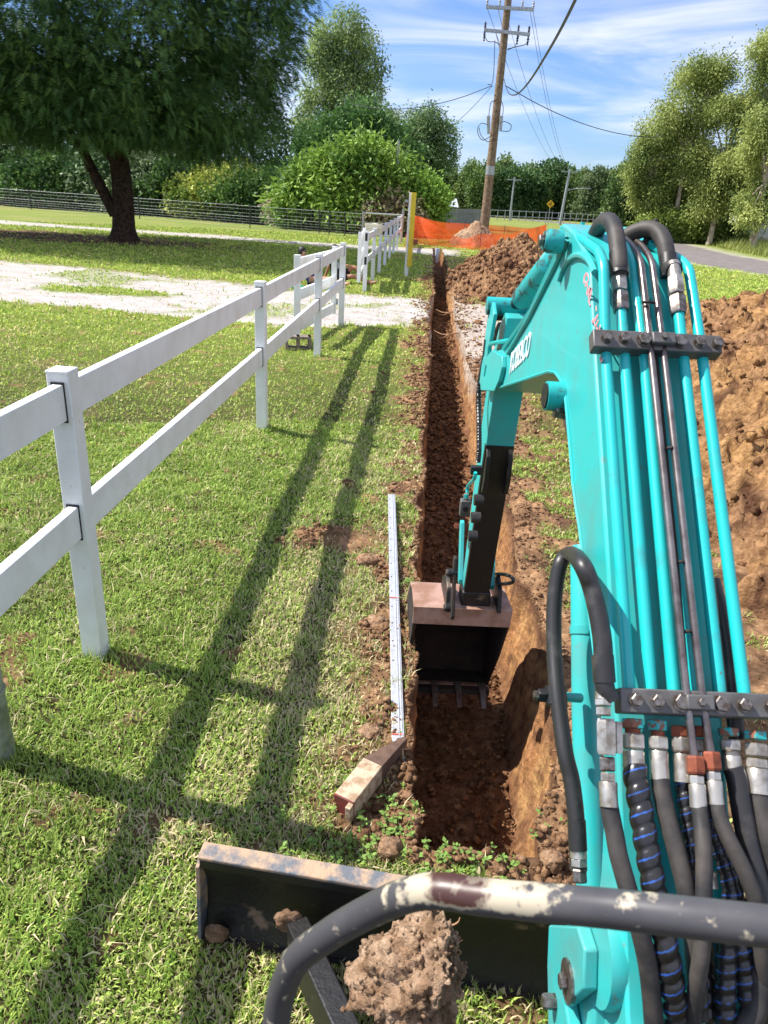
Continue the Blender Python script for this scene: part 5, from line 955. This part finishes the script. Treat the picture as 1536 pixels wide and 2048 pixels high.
# inner corner pin boss (boom cylinder rod end)
q=Lw(1100,792,-.03); MB().cyl(q+(-.01,0,0),q+(.14,0,0),.034,seg=22).build('pivot_boss',M['tealdirt'],boom); MB().cyl(q+(-.014,0,0),q+(-.01,0,0),.029,seg=22).build('pin_face',M['black'],boom); hexa(q+(.01,-.02,-.03),q+(.04,-.02,-.035),.016,M['bolt'],boom,'bolt')
# boom cylinder
a=Lw(1168,1092,.045); b=Lw(1172,1420,.045); c=Lw(1184,1800,.045); bc=MB().tube([a,a+(b-a)*.04,b,c],[.026,.03,.03,.03],22).build('boom_cylinder',M['teal'],EX); MB().tube([a+(.05,0.02,0),Lw(1128,800,.1)],.018,14).build('piston_rod',M['steelpipe'],bc)
g=a+(b-a)*.5; MB().tube([g,g+(b-a)*.05],.0325,22).build('barrel_band',M['teal'],bc)
k=Lw(1108,1392,-.045); kb=Lw(1160,1396,.02); MB().cyl(k,kb,.010,seg=12).build('clamp_stem',M['teal'],bc)
# swing bracket and boom foot
def disc(P,w0,w1,m,name,parent,bev=.003): MB().prism(P,w0,w1,0).build(name,m,parent,bevel=bev)
f0=[tuple(Lw(x,y,-.035)[1:]) for x,y in [(1107,1850),(1165,1852),(1180,1900),(1178,1980),(1140,2010),(1160,2120),(1105,2130),(1106,2010),(1104,1930)]]
sb_=MB().prism(f0,-.045,-.02,0).build('swing_bracket',M['teal'],EX,bevel=.004)
ctr=Lw(1190,1900,-.02); pp=[]
MB().tube([np.array([-.02,ctr[1],ctr[2]]),np.array([.0,ctr[1],ctr[2]]),np.array([.07,ctr[1],ctr[2]])],[.085,.09,.075],26).build('boom_foot',M['teal'],boom)
pc=Lw(1132,1962,-.05); mb=MB(); mb.tube([pc,pc+(.008,0,0)],[.036,.036],24); mb.build('pin_washer',M['bolt'],sb_); hexa(pc+(-.012,0,0),pc,.014,M['bolt'],sb_,'bolt')
pc=Lw(1106,2003,-.05); hexa(pc+(-.02,0,0),pc+(.02,0,0),.014,M['bolt'],sb_,'bolt')
MB().prism([tuple(Lw(x,y,.03)[1:]) for x,y in [(1180,1850),(1245,1862),(1245,2060),(1150,2120),(1160,1960)]],-.019,.055,0).build('bracket_web',M['teal'],sb_,bevel=.006)
MB().box((.09,.70,.55),(.26,.3,.4)).build('bracket_casting',M['blackworn'],sb_,bevel=.01)
# loop hose on the left of the boom
P=[(1222,1400,.03,'b'),(1209,1369,.035,'b'),(1204,1275,.04,'b'),(1185,1181,.04,'b'),(1161,1124,.03,'b')]
pts=[Bk(x,y,h) for x,y,h,_ in P]+[Lw(x,y,w) for x,y,w in [(1138,1108,-.02),(1120,1130,-.035),(1109,1200,-.045),(1108,1290,-.048),(1114,1380,-.048),(1121,1440,-.045),(1131,1510,-.04),(1143,1560,-.03),(1151,1625,-.025),(1155,1690,-.022),(1157,1740,-.02)]]
lh=hose(pts,[.0135]*1,EX,'rubber') if False else None
lh=hose(pts,.0158,EX,'rubber'); p=Lw(1112,1392,-.048); q=Lw(1110,1360,-.048); d=(p-q)/np.linalg.norm(p-q)
MB().tube([p-d*.018,p+d*.018],.0215,16).build('hose_clamp',M['black'],lh); MB().box(p+(-.022,0,0),(.03,.018,.022)).build('clamp_lug',M['black'],lh,bevel=.003); hexa(p+(-.045,0,0),p+(-.03,0,0),.009,M['bolt'],lh,'bolt')
fit(Lw(1156,1695,-.022),Lw(1160,1765,-.02),[(0,.3,.0155,'c','zinc'),(.3,.55,.016,'h','zinc'),(.6,1,.014,'h','bolt')],lh)
MB().tube([Lw(1153,1640,-.024),Lw(1156,1700,-.022)],.0172,14).build('hose_sleeve',M['rubber'],lh)
MB().tube([Bk(1205,1310,.04),Bk(1209,1365,.035)],.0182,14).build('hose_sleeve',M['rubber'],lh)
def z3(x,y): return (1060+x/2.935,1350+y/2.935)
fit(Bk(*z3(428,100),.03),Bk(*z3(432,240),.03),[(0,.3,.013,'c','zinc'),(.3,.6,.0145,'h','zinc'),(.65,1,.013,'h','zinc')],lh)
hexa(Bk(*z3(447,258),.022),Bk(*z3(450,470),.022),.0165,M['zinc'],lh,'adaptor_block'); hexa(Bk(*z3(510,275),.012),Bk(*z3(513,460),.012),.010,M['zinc'],lh,'adaptor_block')
h7=hose([Bk(*z3(x,y),h) for x,y,h in [(465,770,.015),(480,850,.016),(500,950,.018),(520,1060,.02),(570,1240,.02),(640,1480,.01),(690,1700,-.01),(715,1900,-.03),(730,2100,-.05)]],.0145,EX,'rubberdust'); fit(Bk(*z3(452,480),.018),Bk(*z3(464,775),.018),[(0,.3,.0135,'h','bolt'),(.32,.5,.0125,'h','zinc'),(.5,1,.0145,'c','zinc')],h7)
def bundle(fitp,hosep,r,m,kinds,rf=None,n=10,seg=16,name='hydraulic_hose'):
    h=hose([Bk(*z3(x,y),hh) for x,y,hh in hosep],r,EX,m,n=n,seg=seg,rfn=rf,name=name); fit(Bk(*z3(*fitp[0]),fitp[2] if len(fitp)>2 else 0),Bk(*z3(*fitp[1]),fitp[2] if len(fitp)>2 else 0),kinds,h); return h
st=[(0,.2,.0195,'h','tealnut'),(.2,.3,.013,'c','rust'),(.3,.62,.0195,'h','zinc'),(.64,1,.0175,'c','zinc')]
bundle([(600,258),(612,550)],[(612,530,0),(622,620,.004),(645,760,.006),(672,930,.008),(705,1120,.008),(735,1290,.005),(790,1560,0),(825,1760,-.015),(850,1950,-.04),(850,2120,-.07)],.0178,'spiral',st,sp(.031),n=26,seg=28)
bundle([(745,265),(762,615)],[(762,600,0),(775,700,.004),(810,850,.008),(865,1050,.012),(915,1250,.01),(950,1450,.0),(970,1700,-.02),(990,2000,-.06)],.0150,'rubberdust',[(0,.18,.0165,'h','tealnut'),(.18,.28,.011,'c','rust'),(.28,.5,.017,'h','zinc'),(.52,1,.0155,'c','zinc')])
bundle([(882,300),(895,630)],[(895,600,-.01),(905,700,-.01),(925,850,-.01),(945,1000,-.01),(960,1200,-.01),(970,1500,-.02),(980,1700,-.03),(1000,1950,-.05)],.0125,'spiral',[(0,.2,.0165,'h','rust'),(.2,.48,.0165,'h','zinc'),(.5,1,.0145,'c','zinc')],sp(.023),n=26,seg=24)
bundle([(996,300),(1020,560)],[(1022,560,-.02),(1060,800,-.02),(1090,950,-.02),(1130,1050,-.02),(1165,1150,-.02),(1190,1300,-.02),(1160,1550,-.03),(1150,1750,-.04),(1145,2050,-.06)],.0148,'spiral',[(0,.25,.015,'h','rust'),(.3,.6,.016,'h','zinc'),(.6,1,.014,'c','zinc')],sp(.022),n=26,seg=24)
bundle([(968,475),(990,780),.022],[(990,760,.022),(1003,850,.026),(1018,1000,.034),(1022,1180,.034),(1018,1400,.03),(1010,1600,.02),(985,1780,-.0),(960,1950,-.03),(950,2120,-.06)],.0125,'rubberdust',[(0,.36,.0145,'h','rust'),(.38,.55,.0118,'h','zinc'),(.55,1,.0132,'c','zinc')])
bundle([(1062,450),(1092,760),.022],[(1090,740,.022),(1115,840,.026),(1165,960,.03),(1225,1080,.03),(1280,1200,.028),(1330,1350,.02),(1360,1600,0),(1380,1900,-.04)],.0122,'rubberdust',[(0,.36,.0145,'h','rust'),(.38,.55,.0118,'h','zinc'),(.55,1,.0132,'c','zinc')])
bundle([(1162,310),(1190,560)],[(1190,540,0),(1215,620,0),(1245,800,.0),(1280,980,.0),(1325,1160,.0),(1370,1330,-.005),(1400,1500,-.01),(1420,1800,-.04)],.0165,'rubber',[(0,.2,.0165,'h','tealnut'),(.28,.55,.0165,'h','zinc'),(.55,.66,.0145,'c','bolt'),(.66,1,.0155,'c','zinc')])
bundle([(1318,330),(1338,700)],[(1338,690,0),(1360,800,.002),(1395,960,.004),(1440,1150,.0),(1480,1400,-.01),(1500,1800,-.04)],.0175,'rubberdust',[(0,.14,.019,'h','tealnut'),(.2,.42,.0195,'h','zinc'),(.44,.6,.018,'h','zinc'),(.6,1,.0195,'c','zinc')])
bundle([(1228,1150),(1240,1250),-.03],[(1225,1300,-.03),(1240,1560,-.03),(1262,1750,-.04),(1290,1950,-.05),(1300,2100,-.06)],.0148,'spiral',[(0,1,.012,'c','zinc')],sp(.022),n=26,seg=24)
bundle([(1050,1150),(1060,1250),-.03],[(1010,1500,-.06),(1020,1750,-.07),(1040,1950,-.08),(1050,2120,-.09)],.015,'spiral',[(0,1,.012,'c','zinc')],sp(.022,False),n=20,seg=20)
bundle([(1430,1500),(1432,1540),-.02],[(1370,1300,-.03),(1350,1500,-.03),(1355,1750,-.03),(1330,1950,-.04),(1250,2100,-.05)],.0165,'rubberdust',[(0,1,.012,'c','zinc')])
hose([Bk(1425,1160,-.05),Bk(1440,1220,-.045),Bk(1455,1300,-.04),Bk(1465,1400,-.04),Bk(1475,1480,-.04)],.014,EX,'rubber')
# the arm
def pl(pts,w): return [tuple(Lw(x,y,w)[1:]) for x,y in pts]
AW0,AW1=.038,.155
rear=[(2.955,1.40),(2.965,1.25),(2.975,1.0),(2.985,.8),(3.0,.6),(3.01,.42),(3.0,.33)]; front=[(3.09,.33),(3.14,.6),(3.2,1.0),(3.2,1.3),(3.16,1.5),(3.08,1.66),(2.99,1.78),(2.93,1.80),(2.90,1.76),(2.92,1.6)]
# rear line measured on the arm's left plane
rl=[Lw(x,y,AW0)[1:] for x,y in [(985,783),(975,880),(965,939),(957,1026),(941,1085),(934,1144),(922,1229)]]
sfit=np.polyfit([p[1] for p in rl],[p[0] for p in rl],1)
def ars(z): return float(np.polyval(sfit,z))
rear=[(ars(z),z) for z in (1.42,1.2,1.0,.8,.6,.45,.27)]; zb=.27
front=[(ars(.27)+.10,.27),(ars(.6)+.13,.6),(ars(1.0)+.17,1.0),(ars(1.3)+.19,1.3),(ars(1.5)+.17,1.5),(ars(1.7)+.1,1.66),(ars(1.75)+.02,1.72),(ars(1.75)-.04,1.71),(ars(1.6)-.02,1.56)]
arm=MB().prism(rear+front,AW0,AW1,0).build('arm',M['teal'],EX,bevel=.004)
# thin black plate over the lower back of the arm
zt=Lw(970,885,AW0)[2]; MB().add([(AW0-.001,ars(zt)-.003,zt),(AW1+.001,ars(zt)-.003,zt),(AW1+.001,ars(.3)-.003,.3),(AW0-.001,ars(.3)-.003,.3),(AW0-.001,ars(zt)+.03,zt),(AW1+.001,ars(zt)+.03,zt),(AW1+.001,ars(.3)+.03,.3),(AW0-.001,ars(.3)+.03,.3)],[(0,1,2,3),(0,4,5,1),(3,2,6,7),(0,3,7,4),(1,5,6,2)]).build('black_plate',M['black'],arm,smooth=False)
e=Lw(985,612,-.0); MB().cyl(e*np.array([0,1,1])+(AW0-.06,0,0),e*np.array([0,1,1])+(AW1+.03,0,0),.034,seg=20).build('pivot_boss',M['tealdirt'],arm)
for w in (AW0-.05,AW1+.02): MB().prism([(ars(1.7)-.05,1.72),(ars(1.7)+.02,1.755),(ars(1.6)+.08,1.70),(ars(1.5)+.1,1.42),(ars(1.5)+.02,1.42)],w,w+.014,0).build('ear_plate',M['teal'],arm,bevel=.003)
mb=MB(); 
for i,(x,y) in enumerate([(1000,650),(1012,660),(995,668),(1018,640)]): mb.tube(crom([Lw(x,y,.05),Lw(x-6,y+15,.06),Lw(x+6,y+28,.07)],5),.012,8)
mb.build('hose_cluster',M['black'],arm); P=crom([Lw(1035,678,.03),Lw(1005,683,.0),Lw(982,688,-.01),Lw(978,700,-.01)],5); MB().tube(P,.008,8).build('hydraulic_pipe',M['tealpipe'],arm); MB().box(Lw(975,695,-.0),(.03,.03,.06)).build('valve_block',M['black'],arm)
corr=lambda L,an,r:(r*(1+.12*np.sin(L/.0035*math.pi)*np.ones_like(an)),np.tile(np.array((.02,.02,.02)),(len(an),1)))
ah=MB(); ah.tube(crom([Lw(x,y,-.005) for x,y in [(973,700),(966,730),(959,770),(957,800),(958,850),(958,900),(956,925)]],26),.0105,12,rfn=corr); ah.build('corrugated_hose',M['spiral'],arm,col=True)
MB().box(Lw(953,940,.0),(.05,.03,.035)).build('hose_bracket',M['black'],arm,bevel=.003); MB().tube(crom([Lw(x,y,-.01) for x,y in [(951,945),(948,958),(936,972),(934,990)]],6),.0075,8).build('hydraulic_pipe',M['tealpipe'],arm)
vb=Lw(930,1015,-.02); MB().box(vb,(.045,.04,.075)).build('valve_block',M['clampgrey'],arm,bevel=.004); hexa(vb+(0,0,.037),vb+(0,0,.065),.012,M['tealnut'],arm); MB().cyl(vb+(0,-.024,0),vb+(0,-.02,0),.012,seg=14).build('valve_cap',M['black'],arm)
# rest pads and rollers on the arm's back
for w in (AW0+.012,AW1-.012):
    z=Lw(990,1005,AW0)[2]; P=[(ars(z+.1)+.0,z+.10),(ars(z)-.05,z+.07),(ars(z)-.06,z-.04),(ars(z)-.035,z-.10),(ars(z)+.0,z-.11)]; MB().prism(P,w-.009,w+.009,0).build('rest_lug',M['blackworn'],arm,bevel=.003)
for (x,y) in ((958,1000),(952,1035),(946,1072)):
    p=Lw(x,y,.02); MB().cyl(p+(-.02,.0,0),p+(.018,0,0),.024,seg=18).build('rubber_roller',M['rubber'],arm)
# linkage
def linkbar(pts,w0,w1,m,name,r=.016):
    a,b=[Lw(x,y,(w0+w1)/2) for x,y in pts]; d=b-a; d/=np.linalg.norm(d); n=np.array([0,-d[2],d[1]]); P=[a-d*r*.3+n*r,a-d*r,a-d*r*.3-n*r,b+d*r*.3-n*r,b+d*r,b+d*r*.3+n*r]; return MB().prism([tuple(p[1:]) for p in P],w0,w1,0).build(name,m,EX,bevel=.003)
lk=linkbar([(924,1050),(921,1158)],-.022,-.004,M['teal'],'bucket_link',.024); hexa(Lw(913,1052,-.035),Lw(913,1052,-.022),.014,M['rust'],lk,'bolt')
lk2=linkbar([(986,1090),(984,1170)],AW1+.012,AW1+.032,M['teal'],'bucket_link',.022)
lk3=linkbar([(910,1120),(905,1230)],-.04,-.025,M['bucketin'],'bucket_link',.022)
for (x,y) in ((897,1145),(892,1215)):
    p=Lw(x,y,-.06); MB().cyl(p,p+(.04,0,0),.02,seg=14).build('link_pin',M['blackworn'],lk3); hexa(p+(-.012,0,0),p,.016,M['bolt'],lk3,'bolt')
P=crom([Lw(x,y,AW1+.05) for x,y in [(990,1148),(1010,1149),(1025,1156),(1024,1165),(1005,1168),(992,1169)]],6); MB().tube(P,.0085,8).build('hydraulic_hose',M['rubber'],EX)
MB().box((np.mean([AW0,AW1]),ars(.35)+.05,.33),(AW1-AW0+.02,.13,.12)).build('arm_end',M['blackworn'],arm,bevel=.006)
# the bucket
bw0,bw1=-.20,.272; z0=.0
Pi=[(3.27,.29),(3.44,.24),(3.6,.1),(3.68,-.1),(3.62,-.3),(3.48,-.41),(3.2,-.37)]
tl=[(2.86,.345),(2.85,.275)]
def shell(P,th):
    P=[np.array(p) for p in P]; out=[]; 
    for i,p in enumerate(P):
        a=P[max(i-1,0)]; b=P[min(i+1,len(P)-1)]; d=(b-a)/np.linalg.norm(b-a); n=np.array([-d[1],d[0]]); out.append(tuple(p+n*th))
    return [tuple(p) for p in P]+out[::-1]
def atz(x,y,z): g=gnd(x,y,z); return tuple(toloc([g[0],g[1],z])[1:])
A1=atz(838,1213,.315); A0=atz(828,1247,.215); A2=atz(842,1170,.30); CE=atz(925,1374,-.37); TT=atz(925,1416,-.40)
body=[A0,(A1[0]-.004,A1[1]),(A1[0]+.01,A1[1]+.004),A2,(A2[0]+.14,.24),(A2[0]+.29,.08),(A2[0]+.35,-.1),(A2[0]+.3,-.29),(CE[0]+.17,-.395),CE]
bk=MB(); bk.prism(shell(body,-.014),bw0,bw1,0)
bucket=bk.build('bucket',M['bucket'],EX,bevel=.003)
inn_=[(A0[0]+.016,A0[1]),(A1[0]+.014,A1[1]-.016),(A2[0]-.01,A2[1]-.017),(A2[0]+.12,.215),(A2[0]+.262,.07),(A2[0]+.318,-.1),(A2[0]+.27,-.27),(CE[0]+.16,-.372),(CE[0]+.02,CE[1]+.018)]
MB().prism(shell(inn_,-.004),bw0+.003,bw1-.003,0).build('inner_shade_skin',M['bucketin'],bucket)  # added black skin, the shade inside the mouth put into colour
side=[A0,(A1[0],A1[1]-.004),(A2[0],A2[1]-.005),(A2[0]+.13,.23),(A2[0]+.28,.075),(A2[0]+.335,-.1),(A2[0]+.29,-.28),(CE[0]+.17,-.385),(CE[0]+.01,CE[1]+.01),(A0[0]+.12,-.03)]
for w in (bw0+.002,bw1-.014): MB().prism(side,w,w+.012,0).build('side_plate',M['bucketin'],bucket,bevel=.002)
c0_=CE[0]; MB().prism([(c0_-.05,CE[1]-.012),(c0_-.04,CE[1]+.012),(c0_+.1,CE[1]+.004),(c0_+.1,CE[1]-.02)],bw0+.001,bw1-.001,0).build('cutting_edge',M['bucketin'],bucket)
for i in range(4):
    w=bw0+.04+i*(bw1-bw0-.08)/3; a,b,z=c0_+.02,c0_-.07,CE[1]; t=TT[0]
    MB().add([(w-.02,a,z-.03),(w+.02,a,z-.03),(w+.02,a,z+.022),(w-.02,a,z+.022),(w-.017,b,z-.022),(w+.017,b,z-.022),(w+.017,b,z+.02),(w-.017,b,z+.02),(w-.013,t,z-.035),(w+.013,t,z-.035),(w+.013,t,z-.025),(w-.013,t,z-.025)],[(3,2,1,0),(0,1,5,4),(1,2,6,5),(2,3,7,6),(3,0,4,7),(4,5,9,8),(5,6,10,9),(6,7,11,10),(7,4,8,11),(8,9,10,11)]).build('tooth',M['tooth'],bucket,bevel=.002)
for w in (-.05,AW1+.04): MB().prism([(3.02,.31),(3.3,.29),(3.28,.36),(3.14,.45),(3.05,.42)],w,w+.018,0).build('hinge_ear',M['blackworn'],bucket,bevel=.003)
# dozer blade (world line, expressed in local space)
def blade():
    a=np.array([-.54,1.5,0]); b=np.array([1.12,1.36,0]); u=(b-a)/np.linalg.norm(b-a); n=np.array([-u[1],u[0],0]); L=np.linalg.norm(b-a)
    def tr(V): return [toloc(a+u*v[0]+n*v[1]+np.array([0,0,v[2]])) for v in V]
    def ex(P,l0,l1,name,m,parent,bev=.004):
        V=tr([(l0,p[0],p[1]) for p in P]+[(l1,p[0],p[1]) for p in P]); k=len(P); o=MB().add(V,[tuple(range(k))[::-1],tuple(range(k,2*k))]+[(i,(i+1)%k,k+(i+1)%k,k+i) for i in range(k)]).build(name,m,parent,bevel=bev); return o
    bl=ex([(.02,.325),(.0,.3),(.035,.2),(.03,.1),(-.015,.0),(.0,-.005),(.045,.1),(.05,.2),(.03,.31)],0,L,'dozer_blade',M['blackworn'],EX)
    ex([(-.008,.322),(.045,.328),(.045,.342),(-.008,.336)],-.006,L+.006,'top_flange',M['bladetop'],bl); ex([(.0,.322),(-.008,.322),(-.008,.295),(.0,.295)],.0,L,'flange_lip',M['blackworn'],bl,.001)
    ex([(-.012,.30),(.05,.32),(.06,.1),(.03,0),(-.03,-.01),(-.02,.15)],-.012,-.0005,'end_plate',M['bladetop'],bl,.002)
    ex([(-.02,-.012),(.0,-.012),(.0,.02),(-.02,.02)],0,L,'wear_edge',M['bucketin'],bl,.001)
    for (l,tx) in ((.30,-.16),(1.3,1.15)):
        A=toloc(a+u*(l)+n*-.04+np.array([0,0,.12])); t=a+u*(.95 if l<1 else .95)+n*-.9; B=toloc(np.array([.27 if l<1 else .55,.55,.26])); o=MB().beam(A,B,.065,.14).build('blade_arm',M['blackworn'],bl,bevel=.006)
    for (l,z,r,s) in ((.05,.06,.035,3.),(.27,.17,.04,7.)):
        V,Fc=I3; nn=1+.35*fbm(V[:,0]+s,V[:,1],V[:,2],4,2.); P=V*nn[:,None]*r*np.array((1,.5,1)); c=toloc(a+u*l+n*-.03+np.array([0,0,z])); npmesh('caked_soil',P+c,Fc,M['soil'],bl,col=np.tile(np.array((.3,.19,.12)),(len(P),1)),smooth=True)
blade()
def bladeclod():
    V,Fc=I5; s=4.; n=1+.30*fbm(V[:,0]+s,V[:,1],V[:,2],3,1.6)+.16*fbm(V[:,0]+s,V[:,1],V[:,2],4,5.)+.09*np.abs(fbm(V[:,0]+s,V[:,1],V[:,2],3,14.)); P=V*(n[:,None]*1.2-.2*(np.abs(V).max(1)[:,None]))*np.array((.085,.11,.165)); P=P*(1+np.clip(-V[:,2:3],-.4,1)*np.array((.55,.2,0))); P[:,0]-=.05*np.clip(-V[:,2],0,1); f=np.clip(.5+fbm(V[:,0]+s,V[:,1],V[:,2],4,3.),0,1)[:,None]; c=np.array((.42,.27,.17))*(1-f)+np.array((.58,.41,.28))*f
    hi=rng.choice(len(P),1500); V0,F0=I1; k=len(V0); RR=.0015+.008*rng.random(1500)**4; VV=(V0[None]+.25*rng.normal(size=(1500,k,3)))*RR[:,None,None]+P[hi][:,None]; CF=(F0[None]+np.arange(1500)[:,None,None]*k).reshape(-1,3)+len(P)
    c=np.concatenate([c,np.repeat(c[hi]*rng.uniform(.75,1.2,(1500,1)),k,0)]); P=np.concatenate([P,VV.reshape(-1,3)]); Fc=np.concatenate([Fc,CF])
    p=dep(838,1945,1.72); o=npmesh('soil_clod',P,Fc,M['soil'],col=c,smooth=True,loc=tuple(p)); o.rotation_euler=(.35,.25,.3); tag(o,'large pale lump of soil with roots caked on the dozer blade arm','soil clod')
    mb=MB()
    for pts in ([(880,1838),(900,1850),(915,1845),(920,1835)],[(885,1875),(905,1890),(925,1880)],[(890,1900),(910,1912),(922,1905),(915,1898)]): 
        P=crom([dep(x,y,1.68)-p for x,y in pts],5); mb.tube(P,np.linspace(.003,.0012,len(P)),5)
    mb.v=[v for v in mb.v]; r=mb.build('roots',M['root'],o); r.matrix_parent_inverse=Matrix.Identity(4); r.rotation_euler=(0,0,0)
    r.matrix_parent_inverse=o.rotation_euler.to_matrix().to_4x4().inverted()
bladeclod()
# grab rail close to the viewer
def grab():
    K=[((548,2160),.80),((556,2020),.79),((590,1925),.76),((660,1868),.73),((740,1822),.70),((815,1790),.665),((880,1782),.645),((960,1793),.63),((1060,1803),.615),((1200,1815),.60),((1380,1835),.575),((1620,1862),.55)]
    P=crom([toloc(dep(*p,d)) for p,d in K],10); V=MB(); n=len(P); px=crom([np.array([*p,0.]) for p,d in K],10)[:,0]
    V.tube(P,.0152,24); cr=np.zeros((n,3)); cr[:,0]=np.where((px>790)&(px<1150),.22+.26*sst(800,850,px)-.36*sst(1020,1150,px),.02+.08*sst(1100,1250,px)*sst(1500,1300,px)); cr[:,1]=np.where((px>845)&(px<1010),.74*sst(835,890,px)*sst(1030,960,px),0)
    # mask also limited to the top side of the tube
    seg=24; C3=np.repeat(cr,seg,0); VV=V.v[0].reshape(n,seg,3); top=(VV[:,:,2]-P[:,None,2])/.0152; tt=sst(-.3,.35,top)[...,None]; C3=(C3.reshape(n,seg,3)*tt).reshape(-1,3); V.c=[C3]
    V.build('grab_rail',M['rail'],EX,col=True)
grab()
